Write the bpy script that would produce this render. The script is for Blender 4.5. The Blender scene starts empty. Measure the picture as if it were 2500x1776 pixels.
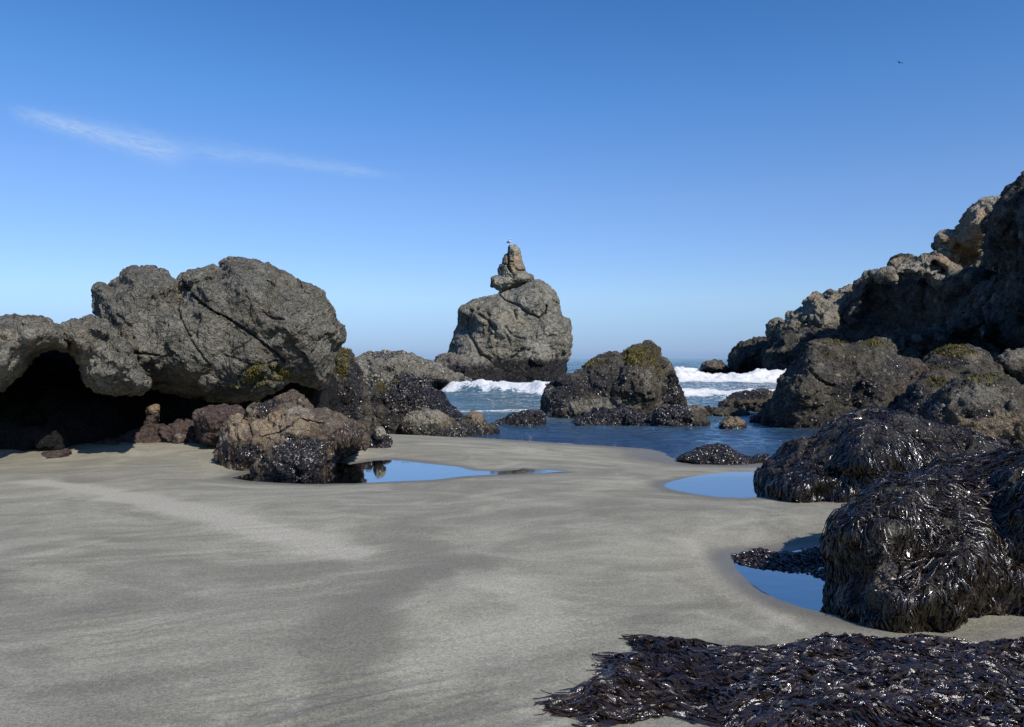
import bpy, math, random
import numpy as np
from mathutils import Vector
from mathutils.bvhtree import BVHTree

# ------------------------------------------------------------------ camera, sky, sun
scene = bpy.context.scene
COL = scene.collection
PW, PH, F = 2500.0, 1776.0, 1889.0       # photograph frame, focal length in its pixels
CX, HY, CZ = 1250.0, 873.0, 2.15         # centre column, horizon row, eye height over the sea
KS = 2.15 / 1.75                         # everything that stands in the sea is set out at this scale
cam_d = bpy.data.cameras.new('camera')
cam = bpy.data.objects.new('camera', cam_d); COL.objects.link(cam)
cam.location = (0, 0, CZ); cam.rotation_euler = (math.radians(90), 0, 0)
cam_d.sensor_width = 36; cam_d.lens = 36 * F / PW
cam_d.shift_y = -(888 - HY) / PW
cam_d.clip_start = 0.05; cam_d.clip_end = 60000
scene.camera = cam

SUN_EL = math.radians(39)
SUN_AZ = math.radians(35)                # to the right of straight behind the camera
sdir = Vector((math.sin(SUN_AZ) * math.cos(SUN_EL), -math.cos(SUN_AZ) * math.cos(SUN_EL), math.sin(SUN_EL)))
sun_d = bpy.data.lights.new('sun', 'SUN'); sun_d.energy = 4.6; sun_d.angle = math.radians(0.5)
sun_d.color = (1.0, 0.94, 0.84)
sun = bpy.data.objects.new('sun', sun_d); COL.objects.link(sun)
sun.rotation_euler = sdir.to_track_quat('Z', 'Y').to_euler()
sun.location = (10, -20, 30)

world = bpy.data.worlds.new('World'); scene.world = world
world.use_nodes = True
nt = world.node_tree; nt.nodes.clear()


class NB:
    """small node-tree builder"""
    def __init__(s, nt): s.nt = nt
    def node(s, t, **kw):
        n = s.nt.nodes.new(t)
        for k, v in kw.items(): setattr(n, k, v)
        return n
    def put(s, sock, v):
        if hasattr(v, 'is_output'): s.nt.links.new(v, sock)
        elif v is not None: sock.default_value = v
    def math(s, op, a, b=None, c=None, clamp=False):
        n = s.node('ShaderNodeMath', operation=op, use_clamp=clamp)
        s.put(n.inputs[0], a)
        if b is not None: s.put(n.inputs[1], b)
        if c is not None: s.put(n.inputs[2], c)
        return n.outputs[0]
    def vmath(s, op, a, b=None):
        n = s.node('ShaderNodeVectorMath', operation=op)
        s.put(n.inputs[0], a)
        if b is not None: s.put(n.inputs[1], b)
        return n.outputs[0]
    def mix(s, f, a, b, blend='MIX'):
        n = s.node('ShaderNodeMix', data_type='RGBA', blend_type=blend)
        s.put(n.inputs[0], f); s.put(n.inputs[6], a if hasattr(a, 'is_output') else (*a[:3], 1))
        s.put(n.inputs[7], b if hasattr(b, 'is_output') else (*b[:3], 1))
        return n.outputs[2]
    def noise(s, vec, scale, detail=4, rough=.55, dist=0.0):
        n = s.node('ShaderNodeTexNoise')
        s.put(n.inputs['Vector'], vec); n.inputs['Scale'].default_value = scale
        n.inputs['Detail'].default_value = detail; n.inputs['Roughness'].default_value = rough
        n.inputs['Distortion'].default_value = dist
        return n.outputs['Fac']
    def voro(s, vec, scale, feature='F1', rand=1.0, out='Distance'):
        n = s.node('ShaderNodeTexVoronoi', feature=feature)
        s.put(n.inputs['Vector'], vec); n.inputs['Scale'].default_value = scale
        n.inputs['Randomness'].default_value = rand
        return n.outputs[out]
    def rng(s, v, a, b, c=0.0, d=1.0, smooth=True):
        n = s.node('ShaderNodeMapRange', interpolation_type='SMOOTHSTEP' if smooth else 'LINEAR')
        for k, x in enumerate((v, a, b, c, d)): s.put(n.inputs[k], x)
        return n.outputs[0]
    def sep(s, v):
        n = s.node('ShaderNodeSeparateXYZ'); s.put(n.inputs[0], v); return n.outputs
    def comb(s, x, y, z):
        n = s.node('ShaderNodeCombineXYZ')
        for k, v in enumerate((x, y, z)): s.put(n.inputs[k], v)
        return n.outputs[0]
    def attr(s, name):
        return s.node('ShaderNodeAttribute', attribute_name=name).outputs['Fac']
    def bump(s, h, dist, strength=1.0, normal=None):
        n = s.node('ShaderNodeBump'); n.inputs['Strength'].default_value = strength
        n.inputs['Distance'].default_value = dist; s.put(n.inputs['Height'], h)
        if normal is not None: s.put(n.inputs['Normal'], normal)
        return n.outputs[0]


B = NB(nt)
sky = B.node('ShaderNodeTexSky', sky_type='NISHITA')
sky.sun_disc = False; sky.sun_elevation = SUN_EL; sky.sun_rotation = math.pi - SUN_AZ
sky.altitude = 0; sky.air_density = 1.0; sky.dust_density = 0.35; sky.ozone_density = 2.2
SKY_GAIN, SKY_TINT = 0.115, (0.93, 0.98, 1.10)
tc = B.node('ShaderNodeTexCoord')
dx, dy, dz = B.sep(tc.outputs['Generated'])
ys = B.math('MAXIMUM', dy, 0.05)
u = B.math('DIVIDE', dx, ys); v = B.math('DIVIDE', dz, ys)


def wisp(x0, y0, x1, y1, w0, w1, gain, seed):
    ua, va, ub, vb = (x0 - CX) / F, (HY - y0) / F, (x1 - CX) / F, (HY - y1) / F
    L = math.hypot(ub - ua, vb - va); ex, ey = (ub - ua) / L, (vb - va) / L
    du = B.math('SUBTRACT', u, ua); dv = B.math('SUBTRACT', v, va)
    al = B.math('ADD', B.math('MULTIPLY', du, ex), B.math('MULTIPLY', dv, ey))
    pe = B.math('ADD', B.math('MULTIPLY', du, -ey), B.math('MULTIPLY', dv, ex))
    t = B.math('DIVIDE', al, L)
    nz = B.noise(B.comb(B.math('MULTIPLY', al, 9), B.math('MULTIPLY', pe, 30), seed), 1.6, 6, .6, .5)
    pe = B.math('ADD', pe, B.math('MULTIPLY', B.math('SUBTRACT', nz, .5), .012))
    w = B.math('ADD', w0 / F, B.math('MULTIPLY', t, (w1 - w0) / F))
    q = B.math('DIVIDE', pe, w)
    g = B.math('POWER', 2.718, B.math('MULTIPLY', B.math('MULTIPLY', q, q), -1.0))
    g = B.math('MULTIPLY', g, B.math('MULTIPLY', B.rng(t, 0, .3), B.rng(t, 1.05, .8)))
    fine = B.noise(B.comb(B.math('MULTIPLY', al, 25), B.math('MULTIPLY', pe, 120), seed), 2.0, 8, .65, .8)
    g = B.math('MULTIPLY', g, B.rng(fine, .08, .8))
    return B.math('MULTIPLY', B.math('MULTIPLY', g, gain), B.rng(dy, .05, .2))


cl = B.math('ADD', wisp(-10, 262, 470, 385, 14, 32, .56, 3.1), wisp(370, 350, 980, 432, 27, 9, .27, 7.7))
skyc = B.mix(1.0, sky.outputs[0], SKY_TINT, 'MULTIPLY')
# pale greyish air along the horizon
hz = B.rng(dz, 0.0, 0.10, 1.0, 0.0)
skyc = B.mix(B.math('MULTIPLY', hz, .35), skyc, (3.6, 4.8, 6.6))
rmp = B.node('ShaderNodeValToRGB'); nt.links.new(B.math('MULTIPLY', dz, 2.0, clamp=True), rmp.inputs[0])
STOPS = [(0, (.47, .64, 1.0)), (.02, (.52, .69, 1.05)), (.08, (.60, .76, 1.05)), (.15, (.74, .86, 1.06)), (.40, (.75, .90, 1.12)), (.63, (.55, .90, 1.18)), (.84, (.41, .81, 1.12)), (1, (.36, .74, 1.1))]
for k, (ps, cc) in enumerate(STOPS):
    if k == 1: rmp.color_ramp.elements.remove(rmp.color_ramp.elements[1])
    e = rmp.color_ramp.elements[0] if k == 0 else rmp.color_ramp.elements.new(ps)
    e.position = ps; e.color = (cc[0] / 1.25, cc[1] / 1.25, cc[2] / 1.25, 1)
skyc = B.mix(1.0, skyc, rmp.outputs[0], 'MULTIPLY')
skyc = B.mix(1.0, skyc, (1.25, 1.25, 1.25), 'MULTIPLY')
skyc = B.mix(cl, skyc, (5.0, 6.2, 8.0))
bg = B.node('ShaderNodeBackground'); bg.inputs[1].default_value = SKY_GAIN
nt.links.new(skyc, bg.inputs[0])
wo = B.node('ShaderNodeOutputWorld'); nt.links.new(bg.outputs[0], wo.inputs[0])

scene.view_settings.view_transform = 'Standard'; scene.view_settings.look = 'None'
scene.view_settings.exposure = 0.0; scene.view_settings.gamma = 1.0
scene.cycles.max_bounces = 6; scene.cycles.transparent_max_bounces = 12
scene.cycles.caustics_reflective = False; scene.cycles.caustics_refractive = False

# ------------------------------------------------------------------ tracing helpers
CROPS = {0: (0, 0, 1.0), 1: (0, 600, .3937), 2: (800, 560, .3937), 3: (1600, 420, .4188), 4: (1600, 900, .3937),
         5: (1200, 1400, .5687), 6: (400, 950, .4374), 8: (1150, 560, .2094), 9: (0, 0, 1.0936)}


def T(c, *pts):
    ox, oy, s = CROPS[c]
    return [(ox + x * s, oy + y * s) for x, y in pts]


def ground_pt(px, py, z):
    """the point at height z seen at a pixel"""
    d = (CZ - z) * F / (py - HY)
    return ((px - CX) / F * d, d)


def hash3(ix, iy, iz, seed):
    h = (ix.astype(np.uint32) * np.uint32(374761393) + iy.astype(np.uint32) * np.uint32(668265263)
         + iz.astype(np.uint32) * np.uint32(2147483647) + np.uint32((seed * 974634777 + 12345) & 0xffffffff))
    h = (h ^ (h >> np.uint32(13))) * np.uint32(1274126177)
    h = (h ^ (h >> np.uint32(16))) * np.uint32(2246822519)
    h = h ^ (h >> np.uint32(15))
    return h.astype(np.float64) / 4294967296.0


def vnoise(p, seed=0):
    i = np.floor(p).astype(np.int64); f = p - i; f = f * f * f * (f * (f * 6 - 15) + 10)
    out = 0
    for a in (0, 1):
        wx = f[:, 0] if a else 1 - f[:, 0]
        for b in (0, 1):
            wy = f[:, 1] if b else 1 - f[:, 1]
            for c in (0, 1):
                wz = f[:, 2] if c else 1 - f[:, 2]
                out = out + wx * wy * wz * hash3(i[:, 0] + a, i[:, 1] + b, i[:, 2] + c, seed)
    return out * 2 - 1


ROT = np.array([[0.0, .8, .6], [-.8, .36, -.48], [-.6, -.48, .64]])


def fbm(p, seed=0, octv=4, gain=.5, ridged=False):
    o, a, s = 0, 1.0, 0
    q = np.array(p, dtype=float)
    for k in range(octv):
        n = vnoise(q, seed + k * 17)
        if ridged: n = 1 - 2 * np.abs(n)
        o = o + a * n; s += a; a *= gain; q = q @ ROT * 2.03 + 11.3
    return o / s - (.33 if ridged else 0)


def worley(p, seed=0):
    i = np.floor(p).astype(np.int64)
    f1 = np.full(len(p), 9.); f2 = np.full(len(p), 9.); cid = np.zeros(len(p)); vec = np.zeros((len(p), 3))
    for a in (-1, 0, 1):
        for b in (-1, 0, 1):
            for c in (-1, 0, 1):
                jx, jy, jz = i[:, 0] + a, i[:, 1] + b, i[:, 2] + c
                q = np.stack([jx + hash3(jx, jy, jz, seed), jy + hash3(jx, jy, jz, seed + 1),
                              jz + hash3(jx, jy, jz, seed + 2)], 1)
                d = p - q; dd = (d * d).sum(1)
                m = dd < f1
                f2 = np.where(m, f1, np.minimum(f2, dd)); f1 = np.where(m, dd, f1)
                cid = np.where(m, hash3(jx, jy, jz, seed + 3), cid); vec = np.where(m[:, None], d, vec)
    return np.sqrt(f1), np.sqrt(f2), cid, vec


def seg_dist(P, poly, closed=True):
    """distance to a polyline, nearest point"""
    poly = np.array(poly, float); n = len(poly)
    best = np.full(len(P), 1e18); near = np.zeros((len(P), 2)); par = np.zeros(len(P))
    for k in range(n if closed else n - 1):
        a = poly[k]; b = poly[(k + 1) % n]; ab = b - a; l2 = max((ab * ab).sum(), 1e-12)
        t = np.clip(((P - a) @ ab) / l2, 0, 1)
        q = a + t[:, None] * ab; d = ((P - q) ** 2).sum(1)
        m = d < best; best = np.where(m, d, best); near[m] = q[m]; par = np.where(m, k + t, par)
    return np.sqrt(best), near, par


def inside(P, poly):
    poly = np.array(poly, float); r = np.zeros(len(P), bool); n = len(poly)
    for k in range(n):
        x0, y0 = poly[k]; x1, y1 = poly[(k + 1) % n]
        if y0 == y1: continue
        c = ((y0 > P[:, 1]) != (y1 > P[:, 1])) & (P[:, 0] < (x1 - x0) * (P[:, 1] - y0) / (y1 - y0) + x0)
        r ^= c
    return r


def sdist(P, poly):
    d, _, _ = seg_dist(P, poly); return np.where(inside(P, poly), d, -d)


def sstep(a, b, x):
    t = np.clip((x - a) / (b - a), 0, 1); return t * t * (3 - 2 * t)


# ------------------------------------------------------------------ mesh helpers
def mesh_from(name, V, Q, mat=None, smooth=True, attrs=None, parent=None, origin=None):
    V = np.asarray(V, np.float32); Q = np.asarray(Q, np.int32); k = Q.shape[1]
    if origin is not None: V = V - np.asarray(origin, np.float32)
    me = bpy.data.meshes.new(name)
    me.vertices.add(len(V)); me.vertices.foreach_set('co', V.ravel())
    me.loops.add(Q.size); me.loops.foreach_set('vertex_index', Q.ravel())
    me.polygons.add(len(Q)); me.polygons.foreach_set('loop_start', np.arange(len(Q), dtype=np.int32) * k)
    me.polygons.foreach_set('use_smooth', np.full(len(Q), smooth))
    me.update(calc_edges=True)
    for a, val in (attrs or {}).items():
        at = me.attributes.new(a, 'FLOAT', 'POINT'); at.data.foreach_set('value', np.asarray(val, np.float32))
    if mat: me.materials.append(mat)
    o = bpy.data.objects.new(name, me); COL.objects.link(o)
    if origin is not None and parent is None: o.location = origin
    if parent is not None:
        o.parent = parent
        if origin is not None: o.location = Vector(origin) - parent.location
    return o


def tag(o, label=None, cat=None, group=None, kind=None):
    if label: o['label'] = label
    if cat: o['category'] = cat
    if group: o['group'] = group
    if kind: o['kind'] = kind
    return o


def calc_normals(V, Q):
    n = np.zeros_like(V)
    if Q.shape[1] == 4: fn = np.cross(V[Q[:, 2]] - V[Q[:, 0]], V[Q[:, 3]] - V[Q[:, 1]])
    else: fn = np.cross(V[Q[:, 1]] - V[Q[:, 0]], V[Q[:, 2]] - V[Q[:, 0]])
    for k in range(Q.shape[1]):
        for c in range(3): n[:, c] += np.bincount(Q[:, k], fn[:, c], minlength=len(V))
    return n / np.maximum(np.linalg.norm(n, axis=1), 1e-12)[:, None]


def project(V):
    return np.stack([CX + V[:, 0] / V[:, 1] * F, HY - (V[:, 2] - CZ) / V[:, 1] * F], 1)


def voxel(V, Q, size):
    me = bpy.data.meshes.new('tmp'); me.from_pydata(V.tolist(), [], [list(q) for q in Q.tolist()]); me.update()
    o = bpy.data.objects.new('tmp', me); COL.objects.link(o)
    m = o.modifiers.new('r', 'REMESH'); m.mode = 'VOXEL'; m.voxel_size = size
    dg = bpy.context.evaluated_depsgraph_get(); dg.update()
    ev = o.evaluated_get(dg); em = ev.to_mesh()
    n = len(em.vertices); co = np.empty(n * 3, np.float32); em.vertices.foreach_get('co', co)
    q = np.empty(len(em.loops), np.int32); em.loops.foreach_get('vertex_index', q)
    ls = np.empty(len(em.polygons), np.int32); em.polygons.foreach_get('loop_total', ls)
    assert (ls == 4).all()
    ev.to_mesh_clear(); bpy.data.objects.remove(o); bpy.data.meshes.remove(me)
    return co.reshape(-1, 3).astype(float), q.reshape(-1, 4)


def relax(V, Q, it=2, f=.5):
    n = len(V); cnt = np.zeros(n)
    E = np.concatenate([Q[:, [k, (k + 1) % 4]] for k in range(4)])
    cnt = np.bincount(E[:, 0], minlength=n) + np.bincount(E[:, 1], minlength=n)
    for _ in range(it):
        a = np.zeros_like(V)
        for c in range(3):
            a[:, c] = (np.bincount(E[:, 0], V[E[:, 1], c], minlength=n) + np.bincount(E[:, 1], V[E[:, 0], c], minlength=n)) / np.maximum(cnt, 1)
        V = V * (1 - f) + a * f
    return V


ROCKS = {}


def rock(name, label, outline, D, Tk, mat, cat='rock', vox=None, R=None, p=2.2, back=None, grid=64, ctrl=None,
         amp=.05, lump=.9, facet=.05, fs=.6, fine=.012, knob=0.0, ks=.12, cracks=(), bulge=(), marks=(), band=(),
         seed=1, pb=3.2, groove=.2, parent=None, group=None, strat=0.0, sdirv=(0, 0, 1)):
    """A boulder: traced outline at its own distance D (m), half thickness Tk (m), remeshed and weathered in 3-D.
    ctrl: (px,py,depth offset,radius px) bends the body nearer or farther; marks: (attr,px,py,rx,ry,strength);
    band: (attr, z top, softness, strength) growth zone up to a height."""
    sea_ = D >= 16 and name != 'cave_wall'
    if sea_:
        D, Tk, fine, knob, ks = D * KS, Tk * KS, fine * KS, knob * KS, ks * KS
        back = back * KS if back is not None else None
        vox = vox * KS if vox else None
        ctrl = [(c[0], c[1], c[2] * KS, c[3]) for c in (ctrl or ())]
        cracks = [(c[0], c[1], c[2] * KS) for c in cracks]
        bulge = [tuple(c[:3]) + (c[3] * KS,) + tuple(c[4:]) for c in bulge]
        band = [(c[0], c[1] * KS, c[2] * KS, c[3]) for c in band]
    O = np.array(outline, float); lo, hi = O.min(0), O.max(0)
    size = (hi - lo).max() / F * D
    if R is None: R = .5 * min(hi - lo)
    yb = HY + (CZ - (0 if sea_ or name == 'mussel_mound' else .5)) / D * F
    O[:, 1] += np.where(O[:, 1] > yb - 1, .75 * R, 0); lo, hi = O.min(0), O.max(0)
    st = (hi - lo).max() / grid
    gx = np.arange(lo[0] - 2 * st, hi[0] + 2.5 * st, st); gy = np.arange(lo[1] - 2 * st, hi[1] + 2.5 * st, st)
    X, Y = np.meshgrid(gx, gy); P = np.stack([X.ravel(), Y.ravel()], 1)
    ins = inside(P, O); d, near, _ = seg_dist(P, O)
    ny, nx = X.shape; idx = np.arange(ny * nx).reshape(ny, nx)
    C = np.stack([idx[:-1, :-1], idx[:-1, 1:], idx[1:, 1:], idx[1:, :-1]], -1).reshape(-1, 4)
    keep = ins[C].any(1); C = C[keep]
    P2 = np.where(ins[:, None], P, near); dd = np.where(ins, d, 0)
    uu = np.clip(dd / R, 0, 1)
    prof = (1 - (1 - uu) ** p) ** (1 / p)
    dep = np.full(len(P), float(D))
    for (cx, cy, off, rad) in (ctrl or ()):
        dep += off * np.exp(-((P2[:, 0] - cx) ** 2 + (P2[:, 1] - cy) ** 2) / rad ** 2)
    wob = 1 + .25 * fbm(np.stack([P2[:, 0] / R, P2[:, 1] / R, np.full(len(P2), seed * 3.3)], 1), seed, 3)
    tf = Tk * prof * wob
    tb = (back if back is not None else Tk * 1.2) * (1 - (1 - np.clip(dd / (R * .7), 0, 1)) ** pb) ** (1 / pb)
    def w(dv): return np.stack([(P2[:, 0] - CX) / F * dv, dv, CZ + (HY - P2[:, 1]) / F * dv], 1)
    Vf, Vb = w(dep - tf), w(dep + tb)
    used = np.unique(C); rim = used[~ins[used]]
    mp = -np.ones(len(P), int); mp[used] = np.arange(len(used))
    mb = mp + len(used); mb[rim] = mp[rim]
    V = np.concatenate([Vf[used], Vb[used]])
    Q = np.concatenate([mp[C], mb[C][:, ::-1]])
    if vox is None: vox = max(D * 1.9 / 774, size / 330)
    V, Q = voxel(V, Q, vox)
    V = relax(V, Q, 2)
    N = calc_normals(V, Q)
    s = size
    q = V / (s * .35) + seed * 7.1
    V = V + N * (s * amp * lump * fbm(q, seed, 3))[:, None]
    if strat:
        sv = np.array(sdirv, float); sv /= np.linalg.norm(sv)
        h = V @ sv / (s * .07) + 1.2 * fbm(V / (s * .3), seed + 5, 2)
        stp = np.abs((h % 1) - .5) * 2
        V = V + N * (s * strat * (stp ** .5 - .6))[:, None]
    if facet:
        warp = V + (s * .03) * np.stack([vnoise(V / (s * .08) + k * 9, seed + k) for k in range(3)], 1)
        for lev, (sc, am) in enumerate(((fs * .38, facet), (fs * .15, facet * .42))):
            f1, f2, cid, vec = worley(warp / (s * sc) + seed * 3.7, seed + 31 + lev * 5)
            rd = np.stack([np.sin(cid * 91), np.sin(cid * 57 + 1), np.sin(cid * 133 + 2)], 1)
            h = (cid - .5) * .9 + (vec * rd).sum(1) * .8 - groove * np.exp(-((f2 - f1) / .06) ** 2)
            V = V + N * (s * am * h)[:, None]
    V = V - N * (knob * .25 + s * facet * .12)
    PX = project(V)
    att = {k: np.zeros(len(V)) for k in ('moss', 'dark', 'tan', 'pale', 'red')}
    pebn = None
    if knob:
        f1, f2, cid, vec = worley(V / ks + seed, seed + 77)
        rr = .22 + .3 * (cid * 7 % 1)
        b = np.sqrt(np.clip(1 - (f1 / rr) ** 2, 0, 1)) * (cid > .45)
        V = V + N * (knob * b)[:, None]
        att['pale'] += b * (cid > .84) * .55
    if fine:
        V = V + N * (fine * 1.5 * fbm(V / (fine * 22), seed + 19, 4, .6, ridged=True))[:, None]
        N = calc_normals(V, Q)
        V = V + N * (fine * 2.1 * fbm(V / (fine * 8), seed + 9, 4, .65))[:, None]
        f1, f2, cid, vec = worley(V / (fine * 6.5) + seed, seed + 5)
        rd = np.stack([np.sin(cid * 91), np.sin(cid * 57 + 1), np.sin(cid * 133 + 2)], 1)
        V = V + N * (fine * 1.0 * ((cid - .5) + (vec * rd).sum(1) * .9))[:, None]
    px_w = V[:, 1] / F
    for (pl, wd, dp) in cracks:
        wig = 4.0 * np.stack([vnoise(V / (vox * 9), 5), vnoise(V / (vox * 9) + 40, 6)], 1) * wd / 6
        dd, _, _ = seg_dist(PX + wig, pl, False)
        g = np.exp(-(dd / wd) ** 2)
        V = V - np.array([0, -1.0, 0]) * (g * dp * (.6 if name == 'sea_stack' else 1))[:, None] * (N[:, 1] < .2)[:, None]
    for bl in bulge:
        cx, cy, r, hgt = bl[:4]; pal = bl[4] if len(bl) > 4 else 0
        q2 = PX + r * .25 * np.stack([vnoise(V / (r * px_w.mean() * .7), 5), vnoise(V / (r * px_w.mean() * .7) + 40, 6)], 1)
        dd = np.hypot(q2[:, 0] - cx, q2[:, 1] - cy)
        g = np.sqrt(np.clip(1 - (dd / r) ** 2, 0, 1))
        V = V + N * (g * hgt)[:, None] * (N[:, 1] < .3)[:, None]
        att['pale'] += pal * sstep(0, .35, g)
    nn = fbm(V / (s * .05), seed + 3, 4, .6)
    for (a, cx, cy, rx, ry, stg) in marks:
        e = 1 - np.hypot((PX[:, 0] - cx) / rx, (PX[:, 1] - cy) / ry)
        att[a] = np.maximum(att[a], stg * sstep(-.12, .22, e + .45 * nn))
    for (a, zt, soft, stg) in band:
        att[a] = np.maximum(att[a], stg * sstep(-soft, soft, zt - V[:, 2] + soft * 2.4 * nn))
    for k in att: att[k] = np.clip(att[k], 0, 1)
    N = calc_normals(V, Q)
    base = (float(V[:, 0].mean()), float(V[:, 1].mean()), float(max(V[:, 2].min(), 0)))
    o = mesh_from(name, V, Q, mat, True, att, parent, base)
    if parent is None: tag(o, label, cat, group)
    ROCKS[o.name] = (V, Q, N, att)
    o['_k'] = 0; del o['_k']
    return o


def scatter(name, rk, dens, size, mat, keep, shape='shell', seed=1, tilt=.5, kind='stuff', jitter=.5):
    """many small shells or tufts on a rock's own surface, one mesh, part of that rock"""
    V, Q, N, att = ROCKS[rk.name]; r = np.random.default_rng(seed)
    a = V[Q]; c = a.mean(1); area = np.linalg.norm(np.cross(a[:, 2] - a[:, 0], a[:, 3] - a[:, 1]), axis=1) / 2
    w = np.clip(keep(c, {k: v_[Q].mean(1) for k, v_ in att.items()}, N[Q].mean(1)), 0, None)
    w = w * area * (c[:, 2] > -.05)
    n = int(w.sum() * dens)
    if n < 5: return None
    f = r.choice(len(Q), n, p=w / w.sum())
    t = r.random((n, 4)); t /= t.sum(1)[:, None]
    p = (a[f] * t[:, :, None]).sum(1); nn = N[Q[f]].mean(1)
    nn = nn + r.normal(0, tilt, (n, 3)); nn /= np.linalg.norm(nn, axis=1)[:, None]
    q = r.normal(0, 1, (n, 3)); tx = np.cross(nn, q); tx /= np.linalg.norm(tx, axis=1)[:, None]; ty = np.cross(nn, tx)
    sz = size * (1 + jitter * (r.random(n) * 2 - 1))
    if shape == 'shell':      # a closed mussel: pointed at one end, keeled
        L = np.array([[-.5, 0, 0], [-.1, .24, .05], [.35, .22, .05], [.5, 0, .03], [.35, -.22, .05], [-.1, -.24, .05], [.05, 0, .34]])
        Tq = np.array([[0, 1, 6], [1, 2, 6], [2, 3, 6], [3, 4, 6], [4, 5, 6], [5, 0, 6]])
    elif shape == 'cone':     # a barnacle
        L = np.array([[-.5, 0, -.1], [-.15, .48, -.1], [.4, .3, -.1], [.4, -.3, -.1], [-.15, -.48, -.1], [0, 0, .5]])
        Tq = np.array([[0, 1, 5], [1, 2, 5], [2, 3, 5], [3, 4, 5], [4, 0, 5]])
    else:                     # tuft: three crossed blades
        L = np.array([[-.5, .1, -.1], [.1, -.15, -.1], [-.4, 0, .8], [.3, .5, -.1], [-.1, .1, -.1], [.5, .3, .7], [.1, -.6, -.1], [.4, -.1, -.1], [.1, -.5, .9]])
        Tq = np.array([[0, 1, 2], [3, 4, 5], [6, 7, 8]])
    W = (p[:, None] + sz[:, None, None] * (L[None, :, 0:1] * tx[:, None] + L[None, :, 1:2] * ty[:, None] + L[None, :, 2:3] * nn[:, None]))
    VV = W.reshape(-1, 3); FF = (Tq[None] + (np.arange(n) * len(L))[:, None, None]).reshape(-1, 3)
    o = mesh_from(name, VV, FF, mat, False, {'rnd': np.repeat(r.random(n), len(L))}, rk, tuple(rk.location))
    tag(o, kind=kind); return o


def ribbons(name, paths, sides, width, mat, parent=None, rnd=None, seed=2):
    """paths (n,k,3) centre lines, sides (n,k,3) unit side vectors, width (n,k)"""
    n, k, _ = paths.shape
    W = np.stack([paths - sides * width[:, :, None] / 2, paths + sides * width[:, :, None] / 2], 2)   # n,k,2,3
    V = W.reshape(-1, 3)
    b = (np.arange(n) * k * 2)[:, None] + (np.arange(k - 1) * 2)[None]
    Q = np.stack([b, b + 1, b + 3, b + 2], -1).reshape(-1, 4)
    r = np.random.default_rng(seed).random(n)
    return mesh_from(name, V, Q, mat, True, {'rnd': np.repeat(r, 2 * k)}, parent,
                     tuple(parent.location) if parent is not None else (float(V[:, 0].mean()), float(V[:, 1].mean()), float(max(0, V[:, 2].min()))))


def hang(name, rk, dens, length, width, mat, keep, seed=1, k=7, lift=.012, lock=.03, side=.5, skip=None):
    """weed strands that follow the rock downhill"""
    V, Q, N, att = ROCKS[rk.name]; r = np.random.default_rng(seed)
    bv = BVHTree.FromPolygons(V.tolist(), Q.tolist())
    a = V[Q]; c = a.mean(1); fnm = N[Q].mean(1)
    area = np.linalg.norm(np.cross(a[:, 2] - a[:, 0], a[:, 3] - a[:, 1]), axis=1) / 2
    w = np.clip(keep(c, {kk: v_[Q].mean(1) for kk, v_ in att.items()}, fnm), 0, None) * area * (c[:, 2] > -.02) * (fnm[:, 1] < .45)
    n = int(w.sum() * dens)
    f = r.choice(len(Q), n, p=w / w.sum())
    t = r.random((n, 4)); t /= t.sum(1)[:, None]
    p = (a[f] * t[:, :, None]).sum(1)
    ln = length * (.45 + r.random(n)); st = ln / (k - 1)
    paths = np.zeros((n, k, 3)); sides = np.zeros((n, k, 3))
    up = r.random(n) * lift
    prev = None; cur = p
    roll = r.normal(0, .55, n); ln *= np.where(r.random(n) < .12, 1.5, 1); lat = r.normal(0, .5, n)
    for j in range(k):
        loc = np.zeros((n, 3)); nr = np.zeros((n, 3))
        cl_ = cur.tolist()
        for i in range(n):
            l, m_, _, _ = bv.find_nearest(cl_[i]); loc[i] = l; nr[i] = m_
        lk = lock * (fbm(loc / .13, 4, 2) * .8 + .35)
        off = (.004 + np.maximum(lk, 0) + up) * min(1, (j + .3) / 2)
        pt = loc + nr * off[:, None]
        pt[:, 2] = np.maximum(pt[:, 2], .0)
        paths[:, j] = pt
        g = np.tile([0, 0, -1.0], (n, 1))
        g = g + side * np.stack([fbm(loc / .35 + 5, 8, 3), fbm(loc / .35 + 50, 9, 3), np.zeros(n)], 1) * 1.6 + r.normal(0, .12, (n, 3)) + np.stack([np.sin(j * .8 + lat * 9) * .35, 0 * lat, 0 * lat], 1)
        if prev is not None: g = g * .6 + prev * .6
        g = g - nr * (g * nr).sum(1)[:, None]
        g /= np.maximum(np.linalg.norm(g, axis=1), 1e-6)[:, None]
        sd_ = np.cross(g, nr); sd_ /= np.maximum(np.linalg.norm(sd_, axis=1), 1e-6)[:, None]
        ro = roll + .5 * np.sin(j * 1.3 + roll * 9)
        sides[:, j] = sd_ * np.cos(ro)[:, None] + nr * np.sin(ro)[:, None]
        prev = g
        cur = loc + g * st[:, None]
    if skip is not None:
        inh = np.stack([skip(paths[:, j]) < .9 for j in range(k)], 1).sum(1)
        ok = (inh < 2) | (r.random(n) < .07)
        paths, sides, n = paths[ok], sides[ok], int(ok.sum())
    tap = np.sin(np.linspace(.35, 2.9, k)) ** .6
    wd = (width * (.4 + .9 * r.random(n) ** 1.5 + (r.random(n) < .08) * 1.0))[:, None] * tap[None]
    o = ribbons(name, paths, sides, wd, mat, rk, seed=seed); tag(o, kind='stuff'); return o


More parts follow.
